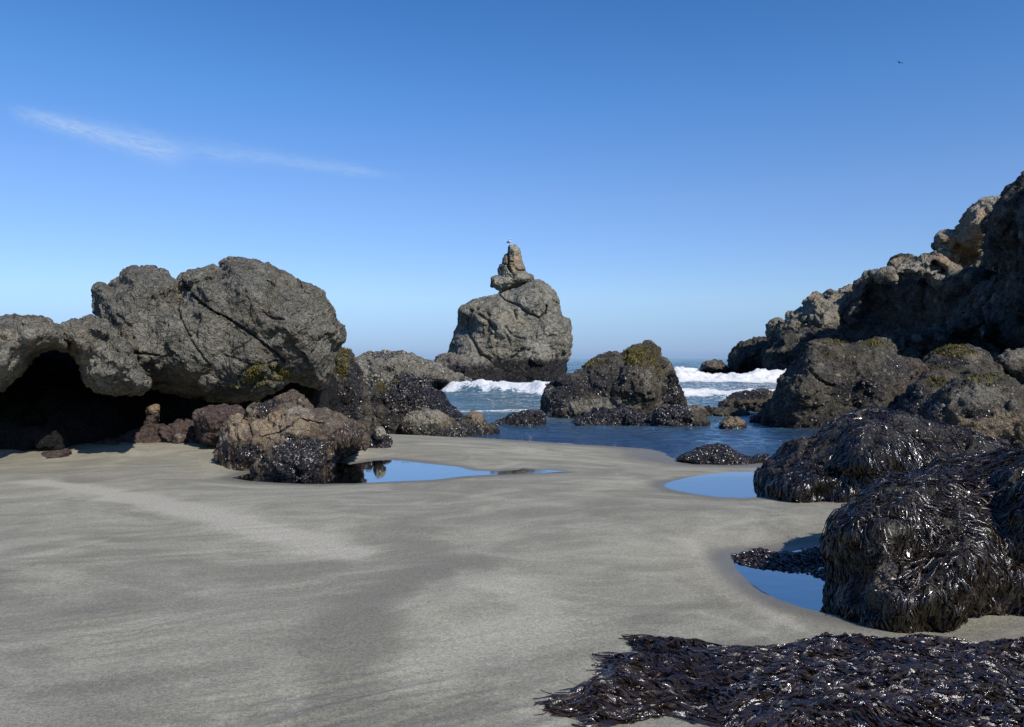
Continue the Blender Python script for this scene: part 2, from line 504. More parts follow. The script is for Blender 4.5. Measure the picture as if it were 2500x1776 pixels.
# ------------------------------------------------------------------ materials
def new_mat(name):
    m = bpy.data.materials.new(name); m.use_nodes = True; m.node_tree.nodes.clear()
    b = NB(m.node_tree)
    pos = b.node('ShaderNodeNewGeometry').outputs['Position']
    pr = b.node('ShaderNodeBsdfPrincipled'); out = b.node('ShaderNodeOutputMaterial')
    m.node_tree.links.new(pr.outputs[0], out.inputs[0])
    return m, b, pos, pr, out


def rock_mat(name, c0, c1, s=1.0, bumpd=.02, speck=.25, rough=.85, speck_col=(.34, .32, .27), wet=.38):
    m, b, pos, pr, out = new_mat(name)
    n1 = b.noise(pos, 1.7 * s, 6, .65, .4); n2 = b.noise(pos, 9 * s, 6, .7); n3 = b.noise(pos, 38 * s, 3, .6)
    f = b.math('ADD', b.math('MULTIPLY', n1, .5), b.math('MULTIPLY', n2, .5))
    col = b.mix(b.rng(f, .37, .64), c0, c1)
    tint = b.noise(pos, .8 * s, 3, .6)
    col = b.mix(b.rng(tint, .45, .75, 0, .4), col, (c1[0] * .95, c1[1] * .82, c1[2] * .62))
    vc = b.voro(pos, 21 * s, out='Color'); vd = b.voro(pos, 21 * s)
    vr = b.sep(vc)[0]
    sp = b.math('MULTIPLY', b.rng(vr, .80, .88), b.rng(vd, .42, .28))
    col = b.mix(b.math('MULTIPLY', sp, speck), col, speck_col)
    vc2 = b.sep(b.voro(pos, 60 * s, out='Color'))[1]; vd2 = b.voro(pos, 60 * s)
    sp2 = b.math('MULTIPLY', b.rng(vc2, .86, .9), b.rng(vd2, .4, .25))
    col = b.mix(b.math('MULTIPLY', sp2, speck * 1.2), col, (.42, .40, .36))
    col = b.mix(b.rng(n3, .35, .7, 0, .4), col, b.mix(1, col, (.55, .55, .56), 'MULTIPLY'))
    pale = b.attr('pale'); col = b.mix(b.math('MULTIPLY', pale, b.rng(n2, .3, .6, .35, 1)), col, (.40, .365, .29))
    tan = b.attr('tan'); col = b.mix(b.math('MULTIPLY', tan, b.rng(n2, .3, .6, .45, 1)), col, b.mix(b.rng(n1, .35, .65), (.46, .335, .20), (.34, .27, .19)))
    red = b.attr('red'); col = b.mix(b.math('MULTIPLY', red, b.rng(n2, .3, .6, .5, 1)), col, b.mix(b.rng(n2, .35, .65), (.055, .036, .034), (.17, .115, .095)))
    moss = b.attr('moss')
    mossc = b.mix(b.rng(b.noise(pos, 30 * s, 3), .35, .7), (.03, .028, .008), (.15, .12, .02))
    mf = b.math('MULTIPLY', moss, b.rng(n2, .44, .58, .05, 1))
    col = b.mix(mf, col, mossc)
    dark = b.attr('dark')
    df = b.math('MULTIPLY', dark, b.rng(n3, .25, .55, .65, 1))
    dcol = b.mix(b.math('MULTIPLY', b.rng(vr, .78, .84), .7), (.011, .010, .013), (.09, .08, .085))
    col = b.mix(df, col, dcol)
    m.node_tree.links.new(col, pr.inputs['Base Color'])
    b.put(pr.inputs['Roughness'], b.rng(df, 0, 1, rough, wet, False))
    pr.inputs['Specular IOR Level'].default_value = .4
    h = b.math('ADD', b.math('MULTIPLY', b.noise(pos, 7 * s, 10, .72, .3), 1.0), b.math('MULTIPLY', b.noise(pos, 30 * s, 4, .65), .35))
    pit = b.voro(pos, 26 * s, feature='SMOOTH_F1')
    h = b.math('ADD', h, b.math('MULTIPLY', pit, -.35))
    wn = b.node('ShaderNodeTexNoise'); b.put(wn.inputs['Vector'], pos); wn.inputs['Scale'].default_value = 4 * s; wn.inputs['Detail'].default_value = 4
    wp = b.vmath('ADD', pos, b.vmath('MULTIPLY', wn.outputs['Color'], (.25 / s, .25 / s, .25 / s)))
    for sc_, am_ in ((3.2, .9), (8.5, .45)):
        h = b.math('ADD', h, b.math('MULTIPLY', b.voro(wp, sc_ * s), am_))
        ed = b.voro(wp, sc_ * s * .8, feature='DISTANCE_TO_EDGE')
        h = b.math('ADD', h, b.math('MULTIPLY', b.rng(ed, 0, .05), am_ * .35))
    h2 = b.math('MULTIPLY', b.voro(pos, 34 * s), b.math('MULTIPLY', dark, -.8))
    h = b.math('ADD', h, h2)
    m.node_tree.links.new(b.bump(h, bumpd * 6, 1.0), pr.inputs['Normal'])
    return m


M_BOULD = rock_mat('grey_conglomerate', (.085, .079, .062), (.30, .282, .228), 1.0, .024, .75)
M_SHORE = rock_mat('shore_rock', (.016, .014, .012), (.158, .138, .104), 1.3, .018, .5)
M_STACK = rock_mat('stack_rock', (.11, .104, .085), (.37, .348, .28), .35, .045, .25)
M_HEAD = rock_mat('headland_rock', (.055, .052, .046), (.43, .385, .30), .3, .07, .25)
M_HDARK_SHADE = rock_mat('dark_shaded_headland_rock', (.014, .014, .016), (.15, .138, .112), .3, .08, .3)  # headland rock darkened to carry the walls' shade; also used for dark outcrops
M_BROWN = rock_mat('brown_rock', (.07, .05, .037), (.28, .21, .145), 2.0, .012, .4)
M_RED = rock_mat('purple_brown_rock', (.045, .03, .029), (.17, .115, .098), 2.2, .012, .4)
M_CAVE_SHADE = rock_mat('shade_black_cave_rock', (.003, .003, .003), (.012, .011, .011), 1.0, .02, .1)  # near black, so the colour itself carries the hollow's shade
M_NEAR = rock_mat('wet_near_rock', (.035, .03, .025), (.22, .19, .15), 3.2, .008, .6)


def weed_mat(name, c0, c1, rough=.22, blue=0):
    m, b, pos, pr, out = new_mat(name)
    rn = b.attr('rnd')
    col = b.mix(rn, c0, c1)
    col = b.mix(b.rng(b.noise(pos, 6, 3), .5, .75), col, (.035, .024, .012))
    m.node_tree.links.new(col, pr.inputs['Base Color'])
    b.put(pr.inputs['Roughness'], b.rng(rn, 0, 1, rough * .7, rough * 1.6, False))
    pr.inputs['IOR'].default_value = 1.5
    pr.inputs['Specular IOR Level'].default_value = .7
    pr.inputs['Coat Weight'].default_value = .25; pr.inputs['Coat Roughness'].default_value = .12
    m.node_tree.links.new(b.bump(b.noise(pos, 90, 3), .006, .7), pr.inputs['Normal'])
    return m


M_WEED = weed_mat('wet_seaweed', (.006, .004, .004), (.046, .029, .016), .2)
M_PILE = weed_mat('heaped_seaweed', (.007, .006, .010), (.046, .028, .018), .2)


def simple_mat(name, c0, c1, rough=.5, scale=20):
    m, b, pos, pr, out = new_mat(name)
    f = b.math('ADD', b.math('MULTIPLY', b.attr('rnd'), .6), b.math('MULTIPLY', b.noise(pos, scale, 3), .4))
    m.node_tree.links.new(b.mix(b.rng(f, .2, .8), c0, c1), pr.inputs['Base Color'])
    pr.inputs['Roughness'].default_value = rough
    return m


M_MUSSEL = simple_mat('mussel_shell', (.008, .008, .011), (.05, .045, .05), .3)
M_BARN = simple_mat('barnacle_shell', (.07, .062, .052), (.27, .24, .19), .8, 3)
M_MOSS = simple_mat('moss', (.045, .04, .008), (.20, .16, .022), .9)
M_BIRDW = simple_mat('white_feather', (.75, .75, .74), (.82, .82, .8), .7)
M_BIRDG = simple_mat('grey_feather', (.22, .23, .25), (.3, .31, .33), .7)
M_BIRDD = simple_mat('dark_feather', (.02, .02, .02), (.04, .04, .04), .7)
M_BEAK = simple_mat('yellow_beak', (.5, .3, .05), (.6, .35, .06), .5)
M_STALK = simple_mat('pale_pebble', (.3, .28, .24), (.45, .42, .37), .7)

# ------------------------------------------------------------------ sand
POOLS = {}
POOLS['pool_a'] = (.45, [ground_pt(x, y, .45) for x, y in T(6, (380, 497), (470, 513), (620, 524), (800, 530), (1060, 527), (1250, 518), (1500, 507), (1680, 486), (1830, 478), (2000, 472), (2200, 461), (2100, 452), (1990, 455), (1830, 462), (1720, 458), (1620, 435), (1480, 419), (1340, 402), (1250, 397), (1170, 401), (1110, 411), (1040, 422), (900, 400), (700, 390), (560, 430), (480, 470))])
POOLS['pool_b'] = (.46, [ground_pt(x, y, .46) for x, y in T(4, (65, 722), (100, 705), (200, 680), (300, 662), (450, 645), (660, 642), (900, 640), (900, 800), (620, 797), (540, 804), (400, 797), (250, 778), (120, 752), (75, 735))])
POOLS['pool_c'] = (.50, [ground_pt(x, y, .50) for x, y in T(4, (478, 1180), (490, 1225), (530, 1275), (590, 1330), (660, 1380), (760, 1430), (900, 1478), (1060, 1515), (1200, 1545), (1400, 1540), (1450, 1200), (1300, 1080), (1000, 1110), (760, 1150), (600, 1150), (510, 1155))])
SHORE = [ground_pt(x, y, 0) for x, y in [(300, 1058), (700, 1058), (950, 1058), (1090, 1064), (1180, 1070), (1330, 1080), (1500, 1091), (1580, 1097), (1618, 1106), (1640, 1122), (1700, 1134), (1800, 1136), (1850, 1130), (1900, 1124), (1980, 1128), (2150, 1130), (2400, 1090), (2800, 1040)]]
SHORE = [(-400, 22)] + SHORE + [(400, 30), (400, 900), (-400, 900)]


def sand_z(X, Y):
    P = np.stack([X, Y], 1)
    z = np.interp(Y, [0, 4.5, 7, 10, 14, 17, 20, 40], [.60, .57, .545, .50, .49, .50, .50, .55])
    P3 = np.stack([X, Y, np.zeros(len(X))], 1)
    z = z + .018 * fbm(P3 * [.5, .7, 1], 3, 3) + .004 * fbm(P3 * [1.2, 4, 1], 13, 3)
    # long low swell across the beach and the rise against the left rocks
    z = z + .05 * np.exp(-((X + 2.2) ** 2 / 3.5 + (Y - 8.0 + .45 * (X + 2)) ** 2 / .9))
    z = z + .10 * sstep(12.2, 13.8, Y) * sstep(-1.8, -3.5, X)
    # wind ripples in the near left
    ca, sa = math.cos(math.radians(28)), math.sin(math.radians(28))
    al, ac = X * ca + Y * sa, -X * sa + Y * ca
    wp = .35 * fbm(P3 * .8, 7, 3)
    rid = fbm(np.stack([al * 1.6 + wp, (ac + wp * .35) * 8.5, X * 0], 1), 6, 3, .5, ridged=True)
    patch = .25 + .75 * sstep(-.15, .3, fbm(P3 * .9, 16, 2))
    z = z + .012 * rid * sstep(6.2, 4.4, Y) * sstep(1.3, -.4, X) * patch
    rid2 = fbm(np.stack([X * .55 + wp, (Y - X * .18 + wp * .4) * 5.5, X * 0], 1), 8, 3, .5, ridged=True)
    z = z + .008 * rid2 * sstep(-.9, -2.4, X) * sstep(9.8, 8, Y) * sstep(4.2, 5.6, Y) * patch
    z = z + .020 * sstep(1.1, .2, np.hypot((X - (-.55) - .35 * (Y - 5)) / .55, (Y - 5.4) / 1.6))
    wet = np.zeros(len(X))
    for lv, poly in POOLS.values():
        s = sdist(P, poly)
        s = s + .02 * fbm(P3 * 2.2, 9, 3)
        zz = lv + np.where(s > 0, -np.minimum(s * .10, .06), np.minimum(-s * .035, .5) + .15 * sstep(.3, 3, -s) * 0)
        k = sstep(-1.3, -.15, s)
        z = z * (1 - k) + zz * k
        wet = np.maximum(wet, sstep(-.45, 0, s))
    s = sdist(P, SHORE) + .10 * fbm(P3 * [.5, 1.4, 1], 29, 3)
    zz = np.where(s > 0, -np.minimum(s * .035, 1.2), -s * .095)
    df = z - zz; k = sstep(-.10, .10, df)
    z = z * (1 - k) + zz * k - .02 * np.exp(-(df / .06) ** 2) * (s < -.3)
    wet = np.maximum(wet, sstep(-2.6, 0, s))
    return z, wet


def ratio_grid(y0, y1, ny, nx, half):
    ys_ = y0 * (y1 / y0) ** np.linspace(0, 1, ny)
    uu = np.linspace(-1, 1, nx)
    Yg = np.repeat(ys_[:, None], nx, 1); Xg = uu[None] * half(ys_)[:, None]
    idx = np.arange(ny * nx).reshape(ny, nx)
    Q = np.stack([idx[:-1, :-1], idx[:-1, 1:], idx[1:, 1:], idx[1:, :-1]], -1).reshape(-1, 4)
    return Xg.ravel(), Yg.ravel(), Q


m, b, pos, pr, out = new_mat('beach_sand')
mp_ = b.node('ShaderNodeMapping'); mp_.inputs['Rotation'].default_value = (0, 0, math.radians(-24)); b.put(mp_.inputs['Vector'], pos)
wv = b.node('ShaderNodeTexNoise'); b.put(wv.inputs['Vector'], pos); wv.inputs['Scale'].default_value = .45; wv.inputs['Detail'].default_value = 2
wq = b.vmath('ADD', mp_.outputs[0], b.vmath('MULTIPLY', wv.outputs['Color'], (1.6, 1.6, 0)))
sx = b.vmath('MULTIPLY', wq, (.8, 1.2, 1)); st2 = b.vmath('MULTIPLY', wq, (1.7, 5.5, 1))
n1 = b.noise(sx, .9, 6, .62, 1.2); n2 = b.noise(st2, 1.0, 7, .68, .8); n3 = b.noise(pos, 150, 3, .8); n4 = b.noise(pos, 48, 5, .8)
f = b.math('ADD', b.math('MULTIPLY', n1, .68), b.math('MULTIPLY', n2, .32))
pale = b.attr('pale')
f = b.math('ADD', f, b.math('MULTIPLY', pale, .16))
col = b.mix(b.rng(f, .36, .70), (.226, .210, .162), (.392, .364, .282))
col = b.mix(b.rng(pale, .35, 1.1, 0, .6), col, (.45, .41, .335))
gr = b.math('ADD', b.math('MULTIPLY', n3, .55), b.math('MULTIPLY', n4, .45))
col = b.mix(1.0, col, b.mix(b.rng(gr, .34, .66), (.52, .52, .52), (1.46, 1.46, 1.44)), 'MULTIPLY')
vs = b.voro(pos, 95, out='Color'); vdd = b.voro(pos, 95)
col = b.mix(b.math('MULTIPLY', b.rng(b.sep(vs)[0], .965, .975), b.rng(vdd, .35, .2)), col, (.06, .05, .045))
wet = b.attr('wet')
col = b.mix(b.math('MULTIPLY', b.rng(wet, .1, .95), .75), col, (.15, .138, .115))
m.node_tree.links.new(col, pr.inputs['Base Color'])
b.put(pr.inputs['Roughness'], b.rng(wet, .45, 1.0, .93, .42))
pr.inputs['Specular IOR Level'].default_value = .3
hh = b.math('ADD', b.math('MULTIPLY', n4, 1.0), b.math('MULTIPLY', n3, .45))
m.node_tree.links.new(b.bump(hh, .010, .8), pr.inputs['Normal'])
M_SAND = m

X, Y, Q = ratio_grid(1.6, 52, 880, 900, lambda y: 1.15 * y + 2.0)
Z, WET = sand_z(X, Y)
PXs = project(np.stack([X, Y, Z], 1))
nz = fbm(np.stack([X * 1.2, Y * 3.5, X * 0], 1), 41, 4, .6)


def streak(pl, w, g):
    pl = [ground_pt(x, y, .53) for x, y in pl]
    d, _, par = seg_dist(np.stack([X, Y], 1), pl, False)
    d = d * (1 + .5 * nz) + .04 * nz
    return g * np.exp(-(np.maximum(d, 0) / w) ** 2)


PALE = np.zeros(len(X))
for pl, w, g in (([(90, 1170), (250, 1195), (420, 1240), (600, 1290), (760, 1335), (860, 1360)], .24, 1.4),
                 ([(400, 1225), (520, 1260), (640, 1300)], .14, .6),
                 ([(0, 1345), (130, 1320), (200, 1310)], .07, .6), ([(0, 1375), (120, 1355), (260, 1320)], .06, .6),
                 ([(480, 1170), (640, 1185), (900, 1190), (1120, 1205), (1400, 1235)], .12, .45),
                 ([(1000, 1500), (1130, 1450), (1260, 1440), (1330, 1500), (1200, 1560), (1000, 1640)], .30, .75),
                 ([(1680, 1320), (1760, 1400), (1850, 1470), (1960, 1540)], .10, .75),
                 ([(1840, 1270), (1740, 1290)], .08, .6), ([(1560, 1330), (1700, 1345)], .1, .4),
                 ([(1700, 1500), (1800, 1530), (1900, 1580)], .05, .55)):
    PALE = np.maximum(PALE, streak(pl, w, g))
for pl, w, g in (([(1180, 1380), (1060, 1400), (900, 1480), (860, 1600), (820, 1776)], .22, .9),
                 ([(1550, 1540), (1650, 1490), (1760, 1475)], .09, .8), ([(60, 1164), (200, 1170)], .2, .6),
                 ([(100, 1720), (350, 1680), (600, 1640)], .12, .7), ([(1000, 1776), (1180, 1750)], .1, .7)):
    PALE -= streak(pl, w, g)
# the sheet continues as a coarse sea bed and back beach
o = mesh_from('sand', np.stack([X, Y, Z], 1), Q, M_SAND, True, {'wet': WET, 'pale': PALE})
tag(o, 'grey beach sand', None, None, 'structure')
far = np.array([[-30000, -3000, -3.2], [30000, -3000, -3.2], [30000, 40000, -3.2], [-30000, 40000, -3.2]], float)
o = mesh_from('sea_bed', far, [[0, 1, 2, 3]], M_SAND); tag(o, 'sandy sea bed under the water', None, None, 'structure')

# ------------------------------------------------------------------ water
m, b, pos, pr, out = new_mat('sea_water')
nt_ = m.node_tree
sh = b.attr('shallow'); foam = b.attr('foam'); calm = b.attr('calm')
w1 = b.noise(b.vmath('MULTIPLY', pos, (.9, 2.2, 1)), 1.6, 5, .6, .4)
w2 = b.noise(b.vmath('MULTIPLY', pos, (1.5, 4.0, 1)), 5.0, 4, .6, .3)
w3 = b.noise(b.vmath('MULTIPLY', pos, (.25, .7, 1)), .5, 5, .6, .3)
hgt = b.math('ADD', b.math('MULTIPLY', w1, .5), b.math('ADD', b.math('MULTIPLY', w2, .18), b.math('MULTIPLY', w3, 1.3)))
hgt = b.math('MULTIPLY', hgt, calm)
bmp = b.bump(hgt, .35, 1.0)
deep = b.mix(b.rng(w3, .35, .65), (.020, .058, .074), (.050, .100, .108))
deep = b.mix(b.attr('turbid_sheen'), deep, b.mix(b.rng(w3, .38, .62), (.060, .125, .165), (.12, .19, .225)))  # lighter blue for murky shallows, also standing in for missing sky reflection
nt_.links.new(deep, pr.inputs['Base Color']); pr.inputs['Roughness'].default_value = .08; pr.inputs['IOR'].default_value = 1.33
nt_.links.new(bmp, pr.inputs['Normal'])
fr = b.node('ShaderNodeFresnel'); fr.inputs[0].default_value = 1.45
gl = b.node('ShaderNodeBsdfGlossy'); gl.inputs['Roughness'].default_value = .02; nt_.links.new(bmp, gl.inputs['Normal'])
tr = b.node('ShaderNodeBsdfTransparent'); tr.inputs[0].default_value = (.75, .76, .72, 1)
ms = b.node('ShaderNodeMixShader'); nt_.links.new(b.math('POWER', fr.outputs[0], .35), ms.inputs[0]); nt_.links.new(tr.outputs[0], ms.inputs[1]); nt_.links.new(gl.outputs[0], ms.inputs[2])
ms2 = b.node('ShaderNodeMixShader'); nt_.links.new(sh, ms2.inputs[0]); nt_.links.new(pr.outputs[0], ms2.inputs[1]); nt_.links.new(ms.outputs[0], ms2.inputs[2])
fo = b.node('ShaderNodeBsdfPrincipled'); fo.inputs['Base Color'].default_value = (.93, .94, .94, 1); fo.inputs['Roughness'].default_value = .9
fn = b.noise(b.vmath('MULTIPLY', pos, (1, 2.0, 1)), 2.6, 8, .72, .8)
nt_.links.new(b.bump(b.noise(pos, 5, 7, .75), .22, 1.0), fo.inputs['Normal'])
ff = b.rng(b.math('ADD', foam, b.math('MULTIPLY', b.math('SUBTRACT', fn, .5), 2.3)), .42, .66)
ms3 = b.node('ShaderNodeMixShader'); nt_.links.new(ff, ms3.inputs[0]); nt_.links.new(ms2.outputs[0], ms3.inputs[1]); nt_.links.new(fo.outputs[0], ms3.inputs[2])
nt_.links.new(ms3.outputs[0], out.inputs[0])
M_SEA = m

X, Y, Q = ratio_grid(14, 560, 1150, 900, lambda y: .95 * y + 3)
XW, YW = X, Y
P3 = np.stack([X, Y, X * 0], 1)
sd_shore = sdist(np.stack([X, Y], 1), SHORE)
X, Y = X / KS, Y / KS
P3 = P3 / KS
openw = sstep(22, 42, Y)
eta = openw * sstep(520, 250, Y) * (.16 * fbm(P3 * [.10, .28, 1], 51, 3) + .07 * fbm(P3 * [.4, 1.0, 1], 52, 3) + .035 * fbm(P3 * [1.2, 2.6, 1], 53, 2))
eta += sstep(16, 24, Y) * (1 - openw) * .014 * fbm(P3 * [.8, 2.2, 1], 54, 3)
foam = np.zeros(len(X)); tint = np.zeros(len(X))
n_f = fbm(P3 * [.35, .9, 1], 61, 4, .6); n_l = fbm(P3 * [.12, .1, 1], 62, 2)
fl = fbm(P3 * [1.3, 1.8, 1], 63, 4, .65); fl2 = fbm(P3 * [4, 4, 1], 64, 2, .7)


def breaker(xa, xb, ya, yb, Hh, wf, wb, foamy=1.0, trail=2.0, seed=0):
    """one breaking wave from (xa,ya) to (xb,yb): steep foamy front toward the beach, gentle back"""
    global eta, foam
    t = (X - xa) / (xb - xa)
    yc = ya + (yb - ya) * t + .9 * fbm(np.stack([X * .18, X * 0 + seed, X * 0], 1), 70 + seed, 3) * wf
    win = sstep(-.06, .08, t) * sstep(1.06, .9, t)
    hv = Hh * (.75 + .5 * fbm(np.stack([X * .45, Y * .1 + seed, X * 0], 1), 71, 3) + .55 * np.maximum(fbm(np.stack([X * 1.7, Y * .3 + seed, X * 0], 1), 72, 3), 0)) * win
    rag = 2.0 * fbm(np.stack([X * .55, Y * .12 + seed, X * 0], 1), 73, 4, .65)
    d = Y - yc
    g = np.where(d < 0, np.exp(-(d / wf) ** 2), np.exp(-(d / wb) ** 2))
    zone = np.where(d < 0, sstep(-wf * 2.0, -wf * .9, d), sstep(wb * .65, wb * .1, d))
    eta = eta * (1 - g * win * .6) + hv * g + Hh * (.34 * fl + .22 * np.abs(fl2)) * zone * win
    fz = np.where(d < 0, sstep(-wf * 2.2 - trail * .6, -wf * 1.0, d + rag * min(wf, 1.2)), sstep(wb * .9, wb * .15, d))
    foam = np.maximum(foam, foamy * fz * win * 1.0)
    foam = np.maximum(foam, .36 * win * sstep(-trail * 4, -wf, d) * sstep(wb * 3, 0, d))


breaker(10.5, 30, 57, 60, .70, 1.5, 2.6, 1.0, 2.2, 1)
breaker(6.5, 17, 35.5, 36.5, .30, .8, 1.3, .95, 1.5, 2)
breaker(-3.6, 3.0, 40.5, 34.8, .48, .9, 1.6, 1.0, .8, 3)
breaker(-7, -2.6, 41, 43, .12, .7, 1.2, .7, .7, 4)
breaker(-1.5, 8.0, 52, 49, .18, .7, 1.4, .85, .8, 5)
breaker(12, 40, 84, 86, .7, 2, 3, .85, 2, 6)
breaker(-24, -20, 150, 152, .9, 2, 4, .8, 1, 7)
# lace of old foam, and foam round the rocks in the surf
foam = np.maximum(foam, .40 * sstep(6, 9, X) * sstep(26, 30, Y) * sstep(58, 50, Y))
foam = np.maximum(foam, .30 * sstep(-4, 0, X) * sstep(24, 27, Y) * sstep(42, 33, Y))
foam = np.maximum(foam, .62 * np.exp(-((Y - 25.5 - .12 * X) / .8) ** 2) * sstep(6, 4, X) * sstep(-3, -1, X))
foam = np.maximum(foam, .60 * np.exp(-(((Y - 25) / 2.2) ** 2 + ((X - 6.2) / 1.4) ** 2)))
foam = np.maximum(foam, .43 * np.exp(-(sd_shore / .10) ** 2) * sstep(5, 3, X) * (Y < 20))
depthw = np.maximum(sd_shore, 0) * .03
SHW = sstep(27, 17, Y) * .82
CALM = .12 + .75 * sstep(12.2, 15.5, Y) + .15 * sstep(24, 45, Y)
eta = eta * KS; eta[YW > 540] *= 0
Pw = np.stack([XW, YW, XW * 0], 1)
eta += (.030 * fbm(Pw * [.6, 1.5, 1], 91, 3) + .060 * fbm(Pw * [1.4, 3.4, 1], 92, 2)) * sstep(.3, 4.5, sd_shore) * sstep(75, 40, YW)
o = mesh_from('sea', np.stack([XW, YW, eta], 1), Q, M_SEA, True, {'foam': foam, 'shallow': SHW, 'calm': CALM, 'turbid_sheen': sstep(62, 34, Y) * .9})
tag(o, 'blue green sea', None, None, 'structure')
# outer sea, butted against the near sheet's edges
Vx = []; Qx = []
yy = [14, 560]; hw = [.95 * t + 3 for t in yy]; K = 45000.
Vx = [(-hw[1], 560, 0), (hw[1], 560, 0), (K, K, 0), (-K, K, 0), (-hw[0], 14, 0), (-K, 14, 0), (hw[0], 14, 0), (K, 14, 0)]
Qx = [[0, 1, 2, 3], [5, 4, 0, 3], [6, 7, 2, 1]]
o = mesh_from('open_sea', np.array(Vx, float), Qx, M_SEA, True, {'foam': np.zeros(8), 'shallow': np.zeros(8), 'calm': np.ones(8)})
tag(o, 'open sea to the horizon', None, None, 'structure')

m, b, pos, pr, out = new_mat('pool_water')
nt_ = m.node_tree
bm_ = b.bump(b.noise(b.vmath('MULTIPLY', pos, (2, 3, 1)), 2.5, 3, .5), .0012, 1.0)
fr = b.node('ShaderNodeFresnel'); fr.inputs[0].default_value = 1.33; nt_.links.new(bm_, fr.inputs[1])
gl = b.node('ShaderNodeBsdfGlossy'); gl.inputs['Roughness'].default_value = .0; nt_.links.new(bm_, gl.inputs['Normal'])
tr = b.node('ShaderNodeBsdfTransparent'); tr.inputs[0].default_value = (.62, .64, .62, 1)
ms = b.node('ShaderNodeMixShader'); nt_.links.new(b.math('POWER', fr.outputs[0], .28), ms.inputs[0]); nt_.links.new(tr.outputs[0], ms.inputs[1]); nt_.links.new(gl.outputs[0], ms.inputs[2])
nt_.links.new(ms.outputs[0], out.inputs[0]); nt_.nodes.remove(pr)
M_POOL = m
plab = ['tide pool curving round the brown rock, centre left', 'tide pool beside the weed covered mound', 'tide pool in front of the nearest weed covered boulder']
for (nm, (lv, poly)), lab in zip(POOLS.items(), plab):
    pp = sorted(map(tuple, poly)); hull = []
    for seq in (pp, pp[::-1]):
        h_ = []
        for q in seq:
            while len(h_) > 1 and (h_[-1][0] - h_[-2][0]) * (q[1] - h_[-2][1]) - (h_[-1][1] - h_[-2][1]) * (q[0] - h_[-2][0]) <= 0: h_.pop()
            h_.append(q)
        hull += h_[:-1]
    c = np.array(hull).mean(0); p_ = c + (np.array(hull) - c) * 1.04
    n = len(p_)
    V = np.concatenate([np.c_[p_, np.full(n, lv)], [[c[0], c[1], lv]]])
    Fq = [[k, (k + 1) % n, n] for k in range(n)]
    o = mesh_from('tide_pool', V, Fq, M_POOL, True); tag(o, lab, None, None, 'structure')

# ------------------------------------------------------------------ left rocks
exec_rocks = True
A = rock('boulder', 'huge grey boulder with diagonal cracks overhanging a black hollow', T(1, (594, 262), (625, 244), (700, 298), (716, 268), (776, 226), (776, 178), (815, 152), (930, 148), (1010, 165), (1060, 200), (1092, 215), (1112, 300), (1120, 180), (1180, 155), (1330, 128), (1334, 165), (1350, 160), (1390, 135), (1400, 95), (1430, 84), (1510, 90), (1590, 98), (1640, 130), (1740, 175), (1830, 215), (1900, 215), (1960, 235), (2010, 280), (2030, 330), (2070, 380), (2090, 470), (2125, 500), (2136, 545), (2120, 590), (2085, 625), (2060, 690), (2050, 750), (2015, 850), (1990, 880), (1930, 858), (1850, 838), (1780, 848), (1740, 885), (1600, 932), (1470, 955), (1330, 952), (1200, 935), (1050, 905), (860, 900), (790, 890), (700, 860), (600, 760), (560, 600), (598, 460), (600, 360)),
         15.9, 1.55, M_BOULD, 'boulder', back=2.4, vox=.026, R=115, p=2.4, ctrl=[T(1, (1700, 450))[0] + (-.5, 130), T(1, (900, 300))[0] + (.35, 90), T(1, (1500, 900))[0] + (-.35, 110), T(1, (1040, 600))[0] + (-.2, 60)],
         amp=.014, facet=.024, fs=.8, groove=.35, fine=.020, knob=.026, ks=.16, seed=3,
         cracks=[(T(1, (1120, 180), (1135, 230), (1180, 290), (1220, 340), (1300, 400), (1400, 450), (1500, 510), (1600, 590), (1700, 660), (1760, 720)), 2.3, .30),
                 (T(1, (1115, 330), (1105, 400), (1130, 490), (1160, 540), (1200, 620), (1260, 700), (1300, 735)), 2.0, .13),
                 (T(1, (740, 655), (850, 665), (980, 680)), 1.8, .10), (T(1, (1390, 680), (1480, 710), (1560, 740), (1640, 730), (1720, 715)), 2.0, .12),
                 (T(1, (1400, 690), (1470, 640), (1560, 575)), 1.5, .08), (T(1, (1850, 250), (1880, 280), (1930, 310)), 2, .1),
                 (T(1, (1335, 165), (1310, 205), (1200, 228)), 2.2, .14), (T(1, (1630, 420), (1690, 455), (1760, 460)), 2.5, .12), (T(1, (1640, 225), (1700, 245)), 3, .12),
                 (T(1, (790, 800), (830, 850), (855, 900)), 2.5, .2), (T(1, (1990, 600), (2040, 570), (2085, 535)), 1.8, .1), (T(1, (840, 835), (900, 840), (1040, 850)), 1.6, .1), (T(1, (1560, 735), (1500, 780), (1470, 830)), 1.8, .1), (T(1, (1230, 340), (1320, 345), (1430, 470)), 1.2, .05)],
         bulge=[T(1, (1285, 845))[0] + (22, .07, .6), T(1, (1050, 480))[0] + (7, .05, .7), T(1, (1022, 560))[0] + (7, .04, 1), T(1, (860, 520))[0] + (5, .03, .6), T(1, (1120, 490))[0] + (7, .04, .7), T(1, (1450, 745))[0] + (24, .04, .35), T(1, (970, 262))[0] + (7, .04, .5), T(1, (1150, 345))[0] + (5, .03, .7), T(1, (870, 860))[0] + (16, .07, .3), T(1, (1770, 830))[0] + (9, .05, .8), T(1, (1740, 515))[0] + (8, .03, .5), T(1, (1990, 640))[0] + (22, .05, .4), T(1, (915, 310))[0] + (6, .03, .5)],
         marks=[('moss', *T(1, (1640, 800))[0], 60, 27, 1.0), ('moss', *T(1, (1540, 860))[0], 40, 14, .5)])
